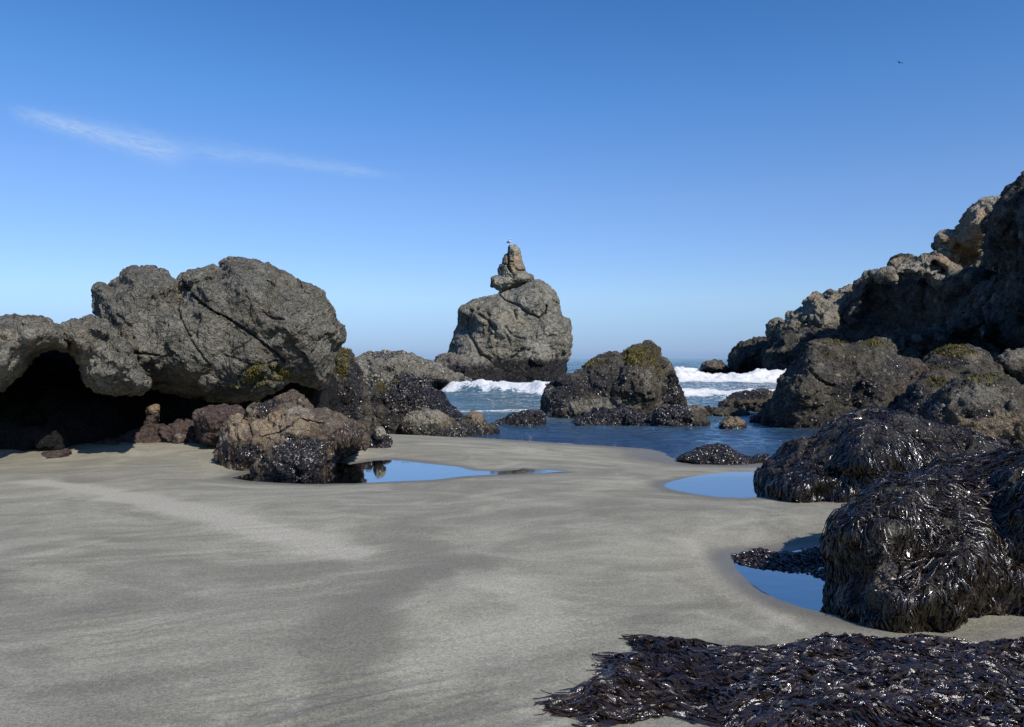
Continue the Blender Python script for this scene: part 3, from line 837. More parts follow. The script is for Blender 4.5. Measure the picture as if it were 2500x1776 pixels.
Bb = rock('boulder', 'rounded grey boulder at the left edge beside the great one', T(1, (-420, 520), (-200, 470), (0, 455), (80, 445), (170, 438), (270, 450), (320, 475), (350, 492), (385, 520), (415, 560), (405, 585), (440, 660), (400, 640), (350, 622), (260, 640), (200, 690), (150, 760), (80, 820), (20, 870), (-100, 930), (-420, 1020)),
          12.4, 1.25, M_BOULD, 'boulder', back=3.6, pb=5, vox=.026, R=55, p=2.9, amp=.03, facet=.02, fine=.022, knob=.03, ks=.2, seed=5,
          bulge=[T(1, (160, 570))[0] + (24, .06, .55), T(1, (40, 555))[0] + (16, .05, .7), T(1, (155, 478))[0] + (7, .04, .4)],
          marks=[('pale', *T(1, (-20, 740))[0], 60, 45, .5), ('tan', *T(1, (40, 560))[0], 20, 12, .4)])
Cc = rock('boulder', 'rough grey boulder wedged between the left edge boulder and the great one', T(1, (370, 505), (420, 492), (480, 483), (560, 458), (600, 466), (660, 480), (760, 600), (840, 720), (900, 800), (930, 880), (860, 912), (700, 915), (600, 900), (545, 850), (515, 740), (470, 680), (420, 640), (395, 590)),
          12.9, 1.15, M_BOULD, 'boulder', back=3.0, pb=5, vox=.024, R=38, p=2.9, amp=.04, facet=.035, fine=.024, knob=.04, ks=.2, seed=7,
          bulge=[T(1, (585, 715))[0] + (14, .05, .8), T(1, (650, 560))[0] + (14, .06, 0), T(1, (620, 640))[0] + (20, .05, .1)], marks=[('pale', *T(1, (600, 700))[0], 50, 26, .55)])
rock('cave_wall', 'rock wall at the back of the hollow under the boulders, coloured near black for shade', T(1, (-420, 700), (0, 640), (300, 600), (500, 640), (800, 800), (1200, 860), (1800, 800), (2060, 780), (2100, 1000), (2060, 1300), (1500, 1330), (800, 1320), (300, 1420), (-420, 1500)),
     17.3, 1.0, M_CAVE_SHADE, 'rock', vox=.05, R=60, ctrl=[T(1, (-100, 1100))[0] + (-2.6, 190), T(1, (60, 1320))[0] + (-.7, 130), T(1, (400, 1230))[0] + (-1.7, 90), T(1, (640, 1190))[0] + (-1.0, 60)], amp=.03, facet=.03, fine=.03, seed=8)  # bulged forward to keep the shaded hollow black down to the sand
E = rock('rock', 'dark upright rock with yellow moss behind the great boulder\'s right end', T(2, (-110, 860), (-60, 800), (-30, 765), (20, 745), (70, 735), (125, 762), (160, 820), (200, 880), (220, 950), (245, 1020), (260, 1100), (280, 1400), (-150, 1400), (-160, 1100), (-90, 1000)),
         16.2, .9, M_SHORE, 'rock', vox=.03, R=50, amp=.05, facet=.04, fine=.025, knob=.02, ks=.12, seed=11,
         marks=[('moss', *T(2, (60, 810))[0], 38, 42, .9), ('dark', *T(2, (60, 1100))[0], 60, 60, .9), ('dark', *T(2, (170, 940))[0], 20, 50, .6)])
Fr = rock('rock', 'dark shell crusted rock ridge sloping down to the inlet', T(2, (180, 1020), (240, 1000), (300, 960), (400, 935), (510, 912), (600, 922), (640, 958), (700, 1030), (760, 1100), (860, 1158), (920, 1190), (960, 1230), (950, 1330), (560, 1420), (150, 1400), (140, 1120)),
          17.9, 1.1, M_SHORE, 'rock', vox=.03, R=70, p=2.0, amp=.05, facet=.045, fine=.026, knob=.02, ks=.12, seed=13,
          marks=[('moss', *T(2, (420, 985))[0], 60, 26, .7), ('dark', *T(2, (560, 1020))[0], 90, 60, .95), ('dark', *T(2, (720, 1120))[0], 60, 40, .95), ('dark', *T(2, (420, 1150))[0], 30, 30, .7), ('dark', *T(2, (250, 1100))[0], 30, 50, .6)], band=[('dark', .22, .12, .95)])
Ff = rock('rock', 'pale tan rounded rock at the foot of the dark ridge by the inlet', T(2, (450, 1215), (470, 1165), (520, 1130), (600, 1115), (680, 1120), (740, 1150), (790, 1200), (850, 1240), (850, 1320), (740, 1350), (560, 1350), (440, 1330)),
          16.9, .6, M_SHORE, 'rock', vox=.022, amp=.05, facet=.04, fine=.018, knob=.015, ks=.09, seed=14,
          marks=[('pale', *T(2, (600, 1160))[0], 56, 22, .75), ('tan', *T(2, (720, 1180))[0], 24, 20, .5)], band=[('dark', .22, .1, .95)])
Fs = rock('rock', 'small tan topped rock at the end of the dark ridge in the inlet', T(2, (830, 1250), (860, 1180), (890, 1145), (925, 1138), (960, 1160), (990, 1200), (1040, 1225), (1060, 1250), (1000, 1300), (900, 1320), (830, 1300)),
          18.0, .5, M_SHORE, 'rock', vox=.025, amp=.06, facet=.05, fine=.018, knob=.02, ks=.1, seed=15, marks=[('tan', *T(2, (910, 1170))[0], 22, 16, .8)], band=[('dark', .15, .1, .9)])
Ft = rock('reef', 'low mussel covered reef reaching from the ridge to the mossy pyramid rock', T(2, (1010, 1235), (1040, 1205), (1100, 1185), (1130, 1150), (1180, 1128), (1240, 1122), (1290, 1128), (1345, 1140), (1350, 1220), (1250, 1230), (1140, 1230), (1060, 1260)),
          20.2, .6, M_SHORE, 'reef', vox=.03, amp=.05, facet=.04, fine=.025, knob=.03, ks=.12, seed=16, band=[('dark', .35, .2, .95)])
Dd = rock('rock', 'large brown rock with a black mussel bed, standing in the tide pool', T(1, (1350, 1290), (1365, 1200), (1400, 1125), (1430, 1075), (1490, 1062), (1530, 1085), (1580, 1080), (1650, 1090), (1760, 1020), (1830, 1003), (1900, 1018), (2000, 1040), (2090, 1060), (2140, 1100), (2190, 1105), (2240, 1135), (2260, 1200), (2250, 1250), (2170, 1280), (2100, 1330), (2010, 1400), (1900, 1450), (1720, 1475), (1640, 1430), (1540, 1400), (1470, 1370), (1400, 1350)),
          12.2, .95, M_BROWN, 'rock', vox=.017, R=75, p=2.1, grid=80, amp=.045, facet=.05, fs=.8, fine=.018, knob=.014, ks=.08, seed=21,
          ctrl=[T(1, (1850, 1400))[0] + (-.35, 60), T(1, (1600, 1100))[0] + (.3, 60)],
          cracks=[(T(1, (1530, 1090), (1560, 1180), (1540, 1250)), 3, .12), (T(1, (1600, 1190), (1750, 1150), (1850, 1080), (2000, 1100)), 2.5, .10)],
          marks=[('tan', *T(1, (1760, 1120))[0], 75, 38, 1), ('tan', *T(1, (1480, 1130))[0], 24, 34, 1), ('pale', *T(1, (1830, 1020))[0], 40, 9, .8), ('pale', *T(1, (1385, 1180))[0], 9, 26, .7),
                 ('red', *T(1, (2150, 1220))[0], 44, 50, .8), ('red', *T(1, (1480, 1290))[0], 38, 26, .6), ('dark', *T(1, (1880, 1290))[0], 82, 44, 1), ('dark', *T(1, (1560, 1290))[0], 30, 26, .65), ('tan', *T(1, (1590, 1340))[0], 26, 10, .9), ('dark', *T(1, (1850, 1400))[0], 70, 18, 1)], band=[('dark', .09, .03, .9)])
D2 = rock('rock', 'brownish rock peeping above and behind the large brown one', T(1, (1525, 1060), (1545, 1020), (1575, 998), (1650, 990), (1700, 955), (1780, 920), (1810, 906), (1880, 925), (1920, 955), (1945, 1020), (1960, 1080), (1960, 1250), (1530, 1250)),
          13.4, .6, M_BROWN, 'rock', vox=.02, R=50, amp=.05, facet=.06, fine=.018, knob=.015, ks=.08, seed=22, marks=[('dark', *T(1, (1700, 1010))[0], 50, 26, .7), ('pale', *T(1, (1580, 1020))[0], 18, 9, .6)])
D3 = rock('stone', 'purple brown rounded stone left of the large brown rock', T(1, (1192, 1060), (1205, 1035), (1240, 1010), (1300, 997), (1400, 993), (1470, 1003), (1515, 1035), (1530, 1060), (1470, 1085), (1435, 1110), (1420, 1160), (1385, 1215), (1330, 1240), (1270, 1235), (1235, 1205), (1215, 1150)),
          13.6, .6, M_RED, 'stone', vox=.018, R=45, amp=.04, facet=.05, fine=.016, knob=.01, ks=.08, seed=23, marks=[('pale', *T(1, (1240, 1030))[0], 18, 8, .5), ('red', *T(1, (1340, 1080))[0], 60, 40, .6)])
D4 = rock('rock', 'low purple brown ledge along the sand below the black hollow', T(1, (660, 1250), (700, 1215), (760, 1185), (850, 1145), (940, 1125), (1010, 1108), (1050, 1135), (1110, 1098), (1150, 1091), (1200, 1103), (1225, 1140), (1270, 1195), (1280, 1240), (1200, 1275), (1050, 1265), (900, 1260), (760, 1260)),
          14.6, .5, M_RED, 'rock', vox=.02, amp=.05, facet=.06, fine=.016, knob=.012, ks=.08, seed=24, marks=[('pale', *T(1, (1110, 1180))[0], 12, 7, .7), ('red', *T(1, (900, 1180))[0], 70, 30, .6)])
D5 = rock('stone', 'upright finger shaped stone with a tan tip in the hollow', T(1, (985, 986), (994, 1005), (988, 1060), (975, 1110), (960, 1160), (880, 1165), (888, 1130), (905, 1080), (915, 1045), (906, 1010), (945, 992)),
          15.0, .22, M_RED, 'stone', vox=.014, amp=.04, facet=.05, fine=.01, seed=25, marks=[('tan', *T(1, (960, 1005))[0], 18, 12, 1)])
D6 = rock('rock', 'flat purple stone half buried in sand at the far left', T(1, (232, 1330), (245, 1300), (290, 1278), (350, 1283), (400, 1268), (450, 1272), (430, 1300), (380, 1335), (320, 1350), (250, 1345)),
          12.9, .28, M_RED, 'rock', vox=.014, amp=.05, facet=.06, fine=.012, seed=26)
D6b = rock('rock', 'thin strip of purple rock rubble along the sand edge of the hollow', T(1, (440, 1290), (500, 1262), (560, 1245), (620, 1225), (700, 1205), (740, 1215), (700, 1255), (600, 1275), (500, 1300)),
          14.0, .25, M_RED, 'rock', vox=.016, amp=.06, facet=.08, fine=.014, seed=27)
D7 = rock('stone', 'small pale stone capping the right tail of the brown rock', T(2, (283, 1275), (290, 1248), (310, 1226), (340, 1226), (358, 1250), (366, 1275), (340, 1300), (300, 1300)),
          13.9, .16, M_BROWN, 'stone', vox=.009, amp=.05, facet=.03, fine=.006, seed=28, marks=[('pale', *T(2, (325, 1250))[0], 30, 22, 1)])
D8 = rock('rock', 'low dark weedy rock at the right tail of the brown one', T(2, (170, 1260), (220, 1245), (290, 1262), (340, 1275), (380, 1300), (388, 1325), (350, 1365), (280, 1400), (180, 1430), (130, 1420)),
          14.3, .4, M_RED, 'rock', vox=.014, amp=.06, facet=.07, fine=.016, knob=.012, ks=.07, seed=29, marks=[('dark', *T(2, (300, 1320))[0], 60, 20, .8)])

# ------------------------------------------------------------------ far ledge and the sea stack
G = rock('reef', 'long low barnacled reef left of the sea stack', T(2, (120, 900), (160, 810), (215, 800), (225, 780), (250, 768), (330, 764), (400, 760), (450, 778), (540, 783), (610, 800), (700, 850), (780, 900), (850, 925), (895, 960), (900, 985), (640, 985), (400, 1010), (100, 1000)),
         43, 4.0, M_STACK, 'reef', vox=.10, R=45, amp=.03, facet=.03, fine=.08, knob=.08, ks=.5, seed=31, marks=[('red', *T(2, (500, 900))[0], 140, 40, .25), ('dark', *T(2, (350, 775))[0], 60, 10, .5)], band=[('dark', .45, .3, .95)])
H = rock('sea_stack', 'tall round sea stack with a pinnacle balanced on top', T(2, (755, 790), (765, 730), (780, 660), (800, 610), (812, 560), (810, 495), (850, 470), (900, 445), (960, 425), (1060, 400), (1110, 385), (1200, 360), (1250, 330), (1310, 325), (1370, 350), (1410, 390), (1440, 440), (1455, 520), (1470, 548), (1500, 560), (1508, 600), (1502, 640), (1512, 690), (1505, 750), (1480, 820), (1465, 900), (1468, 960), (1100, 975), (850, 960), (790, 900), (750, 860)),
         60.5, 4.2, M_STACK, 'sea stack', vox=.068, R=105, p=2.5, amp=.02, facet=.02, fs=.8, fine=.06, knob=.02, ks=.6, seed=33, strat=.003, sdirv=(.8, 0, .35),
         ctrl=[T(2, (830, 600))[0] + (1.6, 28), T(2, (1200, 430))[0] + (-.4, 60)],
         cracks=[(T(2, (1062, 405), (1100, 437), (1180, 475), (1250, 520), (1310, 550), (1350, 515), (1358, 470)), 2.0, .8), (T(2, (1310, 550), (1298, 640), (1290, 700)), 2.0, .35),
                 (T(2, (885, 500), (868, 620), (900, 700), (945, 770), (1000, 810)), 4, .7), (T(2, (940, 530), (1000, 570), (1040, 620)), 3, .5), (T(2, (1390, 440), (1445, 470)), 1.8, .5),
                 (T(2, (1155, 510), (1170, 560)), 2, .4), (T(2, (1370, 510), (1430, 560), (1460, 600)), 1.8, .3), (T(2, (1100, 600), (1140, 660), (1220, 680)), 2.5, .35), (T(2, (1110, 660), (1130, 720)), 2.5, .35),
                 (T(2, (1270, 760), (1250, 820), (1260, 860)), 2, .35), (T(2, (980, 500), (1040, 650)), 2.5, .3), (T(2, (1390, 780), (1395, 830)), 2, .3)],
         bulge=[T(2, (1320, 790))[0] + (26, .35, .45), T(2, (1360, 635))[0] + (10, .2, 1), T(2, (1418, 650))[0] + (5, .15, .6), T(2, (1250, 450))[0] + (26, .3, .2), T(2, (1060, 520))[0] + (30, .4, 0), T(2, (1380, 570))[0] + (22, .3, 0)],
         marks=[('pale', *T(2, (1230, 860))[0], 50, 20, .35), ('pale', *T(2, (1090, 860))[0], 60, 14, .35), ('moss', *T(2, (1420, 900))[0], 5, 5, 0)], band=[('dark', 1.55, .12, 1.0)])
Hp = rock('pinnacle', None, T(8, (232, 560), (255, 548), (305, 548), (318, 530), (305, 470), (325, 420), (360, 400), (365, 350), (400, 300), (432, 285), (436, 195), (455, 182), (480, 188), (520, 184), (545, 215), (572, 228), (578, 300), (600, 360), (625, 440), (640, 500), (665, 525), (700, 528), (728, 570), (720, 612), (650, 655), (500, 690), (400, 715), (345, 738), (300, 705), (230, 665), (240, 620)),
          60.5, 1.15, M_STACK, vox=.042, R=30, p=1.8, grid=100, amp=.010, facet=.022, groove=.5, fine=.030, seed=35, parent=H, ctrl=[T(8, (340, 480))[0] + (.5, 14)],
          cracks=[(T(8, (436, 200), (430, 300), (440, 380), (432, 440), (460, 500)), 2.4, .7), (T(8, (440, 375), (490, 385)), 1.5, .4), (T(8, (360, 405), (425, 410)), 1.5, .3), (T(8, (520, 460), (560, 480), (630, 480)), 1.5, .3)],
          marks=[('tan', *T(8, (520, 370))[0], 24, 26, .8), ('pale', *T(8, (500, 250))[0], 20, 20, 1), ('pale', *T(8, (590, 570))[0], 20, 10, .6), ('pale', *T(8, (420, 540))[0], 14, 12, .9), ('pale', *T(8, (330, 600))[0], 14, 14, .8), ('pale', *T(8, (395, 385))[0], 7, 6, .9)])
Hp['label'] = 'jagged tan and grey pinnacle streaked white at its tip'
rock('rock', 'low barnacled apron rock at the left foot of the sea stack', T(2, (660, 830), (700, 795), (740, 778), (820, 775), (900, 780), (960, 790), (1000, 810), (1030, 860), (1090, 900), (1100, 960), (850, 965), (700, 950)),
     56.5, 3.0, M_STACK, 'rock', vox=.10, R=32, amp=.04, facet=.04, fine=.09, knob=.08, ks=.5, seed=36, marks=[('red', *T(2, (780, 810))[0], 40, 20, .35), ('pale', *T(2, (950, 820))[0], 25, 14, .5)], band=[('dark', 1.3, .3, .95)])

# ------------------------------------------------------------------ mossy pyramid and rocks of the inlet
I = rock('boulder', 'pyramid shaped rock with yellow moss on its peak, standing in the inlet', T(2, (1335, 1100), (1338, 1030), (1345, 995), (1400, 955), (1480, 910), (1560, 870), (1620, 825), (1690, 805), (1740, 790), (1830, 775), (1870, 740), (1900, 728), (1960, 728), (2000, 740), (2040, 790), (2070, 830), (2110, 870), (2150, 920), (2165, 970), (2190, 1020), (2215, 1070), (2215, 1110), (2230, 1230), (2000, 1290), (1500, 1290), (1335, 1240)),
         23.5, 1.7, M_SHORE, 'boulder', vox=.038, R=120, p=1.9, amp=.04, facet=.035, fine=.035, knob=.035, ks=.2, seed=41,
         ctrl=[T(2, (1960, 950))[0] + (-.7, 60)],
         cracks=[(T(2, (2060, 1130), (2100, 1080), (2200, 1095)), 3, .2)],
         marks=[('moss', *T(2, (1940, 790))[0], 44, 28, 1), ('moss', *T(2, (1650, 830))[0], 34, 10, .8), ('moss', *T(2, (2040, 870))[0], 20, 22, .6), ('pale', *T(2, (1640, 1090))[0], 110, 18, .45), ('pale', *T(2, (1985, 950))[0], 8, 38, .5), ('pale', *T(2, (2100, 1080))[0], 14, 18, .4),
                ('dark', *T(2, (1440, 1010))[0], 52, 40, .75), ('dark', *T(2, (2140, 1010))[0], 26, 50, .9), ('dark', *T(2, (1700, 960))[0], 60, 30, .5)], band=[('dark', .12, .06, 1)])
J1 = rock('reef', 'black mussel mound at the front foot of the pyramid rock', T(2, (1510, 1190), (1560, 1170), (1640, 1140), (1700, 1118), (1800, 1112), (1890, 1120), (1950, 1150), (1990, 1185), (2000, 1225), (1960, 1260), (1600, 1265), (1540, 1230)),
          20.6, .7, M_SHORE, 'reef', vox=.03, amp=.05, facet=.03, fine=.03, knob=.03, ks=.12, seed=43, band=[('dark', 2, .5, 1)])
J2 = rock('reef', 'dark mussel mound at the pyramid rock\'s right foot', T(3, (-20, 1450), (0, 1400), (30, 1375), (80, 1365), (150, 1372), (220, 1385), (265, 1410), (300, 1450), (308, 1475), (290, 1500), (100, 1510), (-20, 1500)),
          20.2, .7, M_SHORE, 'reef', vox=.03, amp=.05, facet=.04, fine=.03, knob=.03, ks=.12, seed=44, marks=[('dark', *T(3, (100, 1430))[0], 50, 40, 1), ('pale', *T(3, (200, 1390))[0], 26, 8, .4)], band=[('dark', .1, .05, 1)])
O1 = rock('rock', 'low brown rock awash in the surf left of the large right boulder', T(3, (375, 1365), (400, 1335), (430, 1308), (500, 1285), (560, 1276), (610, 1278), (700, 1285), (760, 1330), (760, 1430), (560, 1430), (430, 1400)),
          25.6, 1.0, M_SHORE, 'rock', vox=.04, amp=.04, facet=.04, fine=.035, knob=.03, ks=.18, seed=45, marks=[('dark', *T(3, (520, 1300))[0], 60, 12, .9), ('red', *T(3, (560, 1360))[0], 60, 24, .4)], band=[('dark', .2, .12, .9)])
O2 = rock('reef', 'flat rock slab just above water in the inlet channel', T(3, (270, 1390), (290, 1368), (340, 1378), (420, 1380), (480, 1388), (540, 1402), (558, 1420), (520, 1440), (350, 1435), (290, 1420)),
          23.3, .6, M_SHORE, 'reef', vox=.03, amp=.04, facet=.03, fine=.025, seed=46, marks=[('dark', *T(3, (300, 1385))[0], 20, 10, 1)], band=[('dark', .05, .03, 1)])
O3 = rock('stone', 'small tan stone alone in the calm inlet water', T(3, (372, 1478), (385, 1455), (415, 1436), (440, 1430), (455, 1438), (470, 1430), (500, 1445), (525, 1468), (532, 1485), (500, 1505), (410, 1505)),
          19.4, .35, M_SHORE, 'stone', vox=.02, amp=.05, facet=.05, fine=.016, knob=.012, ks=.08, seed=47, marks=[('tan', *T(3, (455, 1455))[0], 34, 14, .7)], band=[('dark', .07, .04, .9)])
O4 = rock('stone', 'small black stone at the waterline beside the large right boulder', T(3, (548, 1448), (570, 1425), (610, 1412), (650, 1410), (680, 1470), (640, 1480), (590, 1470)),
          20.9, .35, M_SHORE, 'stone', vox=.022, amp=.05, facet=.05, fine=.016, seed=48, band=[('dark', 2, .5, 1)])
O5 = rock('rock', 'foam washed tan rock between the pyramid rock and the channel slab', T(3, (150, 1400), (180, 1375), (230, 1358), (270, 1365), (300, 1385), (310, 1410), (280, 1430), (170, 1430)),
          22.6, .4, M_SHORE, 'rock', vox=.03, amp=.05, facet=.05, fine=.02, knob=.02, ks=.12, seed=49, marks=[('pale', *T(3, (230, 1375))[0], 26, 12, .5)])
O6 = rock('mussel_mound', 'low mound of black mussels at the water\'s edge of the sand', T(4, (130, 560), (200, 527), (290, 500), (340, 480), (390, 474), (440, 486), (490, 513), (540, 540), (600, 555), (690, 548), (700, 560), (600, 580), (400, 590), (250, 585), (160, 575)),
          15.95, .5, M_NEAR, 'rock', vox=.018, R=24, amp=.03, facet=.02, fine=.014, knob=.02, ks=.06, seed=50, band=[('dark', 2, .5, 1)])
O7 = rock('rock', 'small dark rock in the breakers off the headland', T(3, (262, 1150), (275, 1120), (300, 1105), (345, 1095), (380, 1105), (400, 1130), (430, 1145), (430, 1175), (270, 1175)),
          82, 2.2, M_HEAD, 'rock', vox=.16, amp=.05, facet=.05, fine=.12, seed=51, marks=[('red', *T(3, (340, 1130))[0], 40, 20, .6)], band=[('dark', .6, .4, .9)])

# ------------------------------------------------------------------ headland
hd = bpy.data.objects.new('headland', None); COL.objects.link(hd); hd.location = (32, 76, 0)
tag(hd, 'high jagged rock headland rising along the right edge, its seaward side in shade', 'headland')


def crag(nm, out_, D, Tk, seed, ctrl=(), lab=None, **kw):
    a = dict(vox=max(.075, D * .0015), R=46, p=2.4, amp=.035, facet=.06, fs=.6, fine=.085, knob=.04, ks=.8, groove=.3)
    a.update(kw)
    o = rock(nm, None, T(3, *out_), D, Tk, M_HDARK_SHADE if nm in ('cliff_wall', 'outcrop') else M_HEAD, seed=seed, parent=hd, ctrl=[T(3, (c[0], c[1]))[0] + (c[2], c[3]) for c in ctrl], **a)
    if lab: o['label'] = lab
    return o


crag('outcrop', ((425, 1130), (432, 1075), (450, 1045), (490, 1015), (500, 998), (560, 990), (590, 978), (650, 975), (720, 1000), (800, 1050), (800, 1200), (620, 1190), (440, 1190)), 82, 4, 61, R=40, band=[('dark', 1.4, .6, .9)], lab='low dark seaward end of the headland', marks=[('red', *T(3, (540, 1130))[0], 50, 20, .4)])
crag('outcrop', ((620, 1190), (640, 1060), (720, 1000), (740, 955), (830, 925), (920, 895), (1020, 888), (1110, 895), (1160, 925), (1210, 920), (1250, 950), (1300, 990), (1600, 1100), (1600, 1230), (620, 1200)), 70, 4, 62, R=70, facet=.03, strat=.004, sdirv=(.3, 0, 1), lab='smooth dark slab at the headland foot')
crag('crag', ((641, 960), (648, 900), (678, 862), (700, 855), (720, 850), (735, 862), (760, 870), (800, 900), (800, 1010), (700, 1010), (655, 990)), 76, 2.2, 63, R=30)
crag('crag', ((740, 1010), (760, 900), (778, 850), (783, 820), (820, 825), (830, 800), (870, 790), (880, 762), (905, 735), (930, 715), (950, 735), (985, 750), (1040, 762), (1090, 755), (1120, 790), (1140, 850), (1200, 900), (1250, 1000), (1100, 1050), (860, 1010)), 73, 3.4, 64, R=36, facet=.09, lab='knobbly pale grey crag above the slab', marks=[('pale', *T(3, (960, 800))[0], 60, 34, .6), ('tan', *T(3, (930, 735))[0], 14, 12, .8)], ctrl=[(980, 870, -1.5, 40)])
crag('crag', ((960, 790), (975, 750), (985, 720), (1020, 700), (1060, 705), (1100, 685), (1170, 668), (1240, 700), (1240, 860), (1100, 880), (1000, 820)), 75, 3, 65, R=26, facet=.07, marks=[('pale', *T(3, (1080, 730))[0], 50, 16, .4)])
# main seaward wall: it runs away from the beach, so its face looks left
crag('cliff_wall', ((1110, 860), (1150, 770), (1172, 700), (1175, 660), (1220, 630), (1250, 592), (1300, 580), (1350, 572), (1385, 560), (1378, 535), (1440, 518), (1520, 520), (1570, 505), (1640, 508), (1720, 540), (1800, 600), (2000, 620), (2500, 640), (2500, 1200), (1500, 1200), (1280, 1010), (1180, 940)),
     70, 2.0, 66, R=26, back=6, p=3, ctrl=[(2500, 900, -26, 330), (1850, 900, -7, 180), (1500, 560, 2.5, 60), (1500, 860, 4.0, 100), (1250, 800, 2.0, 60)], facet=.03, amp=.02, marks=[('pale', *T(3, (1560, 570))[0], 90, 26, .5)], lab='main cliff wall with a sunlit top and deep shade below')  # shade deepened by the dark material; pale mark lightens the sunlit top
crag('crag', ((1360, 560), (1385, 535), (1440, 518), (1520, 520), (1570, 505), (1640, 508), (1700, 545), (1780, 610), (1850, 650), (1865, 700), (1868, 760), (1830, 740), (1780, 700), (1700, 680), (1620, 660), (1560, 620), (1500, 600), (1440, 600), (1380, 650), (1310, 650), (1290, 620), (1240, 610), (1250, 585), (1310, 578)),
     60, 2.6, 67, R=18, back=3, facet=.07, lab='sunlit grey shelf along the top of the cliff wall', marks=[('pale', *T(3, (1600, 600))[0], 90, 34, 1), ('tan', *T(3, (1780, 640))[0], 34, 30, .8), ('tan', *T(3, (1300, 600))[0], 16, 8, .6)])  # pale mark puts part of the shelf's sunlight into its colour
crag('crag', ((1640, 490), (1665, 485), (1700, 510), (1740, 545), (1782, 580), (1775, 610), (1730, 622), (1690, 580), (1650, 540), (1600, 510)), 58.5, 1.4, 68, R=14, facet=.05, lab='sunlit orange tan slab', marks=[('tan', *T(3, (1700, 560))[0], 80, 80, 1), ('pale', *T(3, (1680, 510))[0], 20, 14, .4)])
crag('crag', ((1600, 510), (1645, 470), (1650, 420), (1634, 378), (1660, 360), (1700, 355), (1758, 355), (1770, 330), (1790, 275), (1820, 210), (1850, 183), (1900, 155), (1960, 143), (2030, 135), (2100, 200), (2140, 400), (2100, 560), (2000, 600), (1900, 560), (1850, 570), (1780, 605), (1720, 560)),
     62, 3.0, 69, R=40, facet=.05, lab='tan weathered tower near the top of the headland', ctrl=[(1700, 420, 1.5, 24), (1800, 500, 3, 40), (2000, 450, 2.5, 40), (1900, 330, -1.2, 30)], marks=[('tan', *T(3, (1860, 470))[0], 80, 70, 1), ('pale', *T(3, (1900, 190))[0], 70, 34, .9), ('pale', *T(3, (1700, 390))[0], 30, 22, .8), ('tan', *T(3, (1880, 320))[0], 50, 50, .9)])
crag('crag', ((1760, 625), (1800, 590), (1850, 555), (1900, 520), (1960, 500), (1992, 497), (2000, 550), (2050, 600), (2100, 700), (2000, 760), (1880, 760), (1860, 690)), 56, 2.2, 70, R=24, facet=.06, marks=[('pale', *T(3, (1930, 515))[0], 40, 10, .5), ('pale', *T(3, (1990, 600))[0], 14, 20, .5)], ctrl=[(1880, 640, 3, 40)])
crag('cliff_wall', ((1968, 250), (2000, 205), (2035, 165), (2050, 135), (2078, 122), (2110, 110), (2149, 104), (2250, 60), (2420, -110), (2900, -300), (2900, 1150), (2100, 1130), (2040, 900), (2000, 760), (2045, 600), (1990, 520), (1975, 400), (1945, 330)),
     46, 3.0, 71, R=34, back=6, facet=.05, amp=.025, ctrl=[(2900, 400, -14, 260), (2050, 500, 3, 60), (2080, 300, 1, 30)], lab='dark cliff wall nearest the right edge, mostly in shade', marks=[('pale', *T(3, (2060, 240))[0], 40, 20, .3)])  # dark material deepens the shade; pale mark stands for a sunlit patch
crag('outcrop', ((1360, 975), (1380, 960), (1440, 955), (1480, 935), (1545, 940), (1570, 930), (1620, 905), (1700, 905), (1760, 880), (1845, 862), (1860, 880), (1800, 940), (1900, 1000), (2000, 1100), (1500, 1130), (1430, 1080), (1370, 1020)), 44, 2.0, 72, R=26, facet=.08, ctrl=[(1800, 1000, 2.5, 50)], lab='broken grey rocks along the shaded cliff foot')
# the cliff goes on toward the viewer outside the picture; its height shades the wall
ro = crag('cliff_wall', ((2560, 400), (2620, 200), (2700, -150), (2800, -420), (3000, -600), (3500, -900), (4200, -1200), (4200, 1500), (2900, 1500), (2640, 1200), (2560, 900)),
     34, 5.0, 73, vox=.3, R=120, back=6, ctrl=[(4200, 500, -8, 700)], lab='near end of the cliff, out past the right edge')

# ------------------------------------------------------------------ right hand boulders
Lr = rock('boulder', 'large grey brown boulder with moss along its flat top, right of the channel', T(3, (622, 1450), (630, 1400), (660, 1340), (690, 1275), (720, 1210), (760, 1150), (800, 1110), (835, 1055), (865, 1015), (900, 990), (950, 982), (1000, 978), (1060, 985), (1130, 995), (1200, 992), (1290, 988), (1350, 1003), (1400, 1045), (1470, 1083), (1530, 1102), (1600, 1180), (1650, 1400), (1640, 1560), (1300, 1580), (1050, 1580), (760, 1570), (630, 1560)),
          20.6, 1.7, M_SHORE, 'boulder', vox=.035, R=120, p=2.2, amp=.03, facet=.03, fs=.8, fine=.03, knob=.03, ks=.17, seed=81,
          ctrl=[T(3, (900, 1300))[0] + (-.4, 60), T(3, (1500, 1350))[0] + (.5, 60)],
          cracks=[(T(3, (800, 1118), (860, 1130), (910, 1155), (950, 1200), (1000, 1235), (1040, 1245)), 3, .25), (T(3, (880, 1030), (870, 1060), (830, 1100)), 2, .12), (T(3, (1420, 1340), (1500, 1290), (1560, 1180)), 3, .2), (T(3, (680, 1330), (760, 1300), (860, 1350)), 2, .1), (T(3, (870, 1000), (1000, 1080), (1100, 1100)), 2, .06)],
          marks=[('moss', *T(3, (1050, 996))[0], 34, 7, 1), ('moss', *T(3, (1290, 1003))[0], 40, 10, 1), ('moss', *T(3, (1180, 1060))[0], 70, 26, .35), ('moss', *T(3, (980, 1060))[0], 16, 12, .6), ('dark', *T(3, (1200, 1280))[0], 60, 32, .75), ('dark', *T(3, (1160, 1420))[0], 30, 16, .6), ('dark', *T(3, (800, 1360))[0], 30, 20, .4), ('red', *T(3, (1500, 1200))[0], 50, 50, .5), ('dark', *T(3, (1400, 1160))[0], 40, 30, .4)], band=[('dark', .22, .10, .85)])
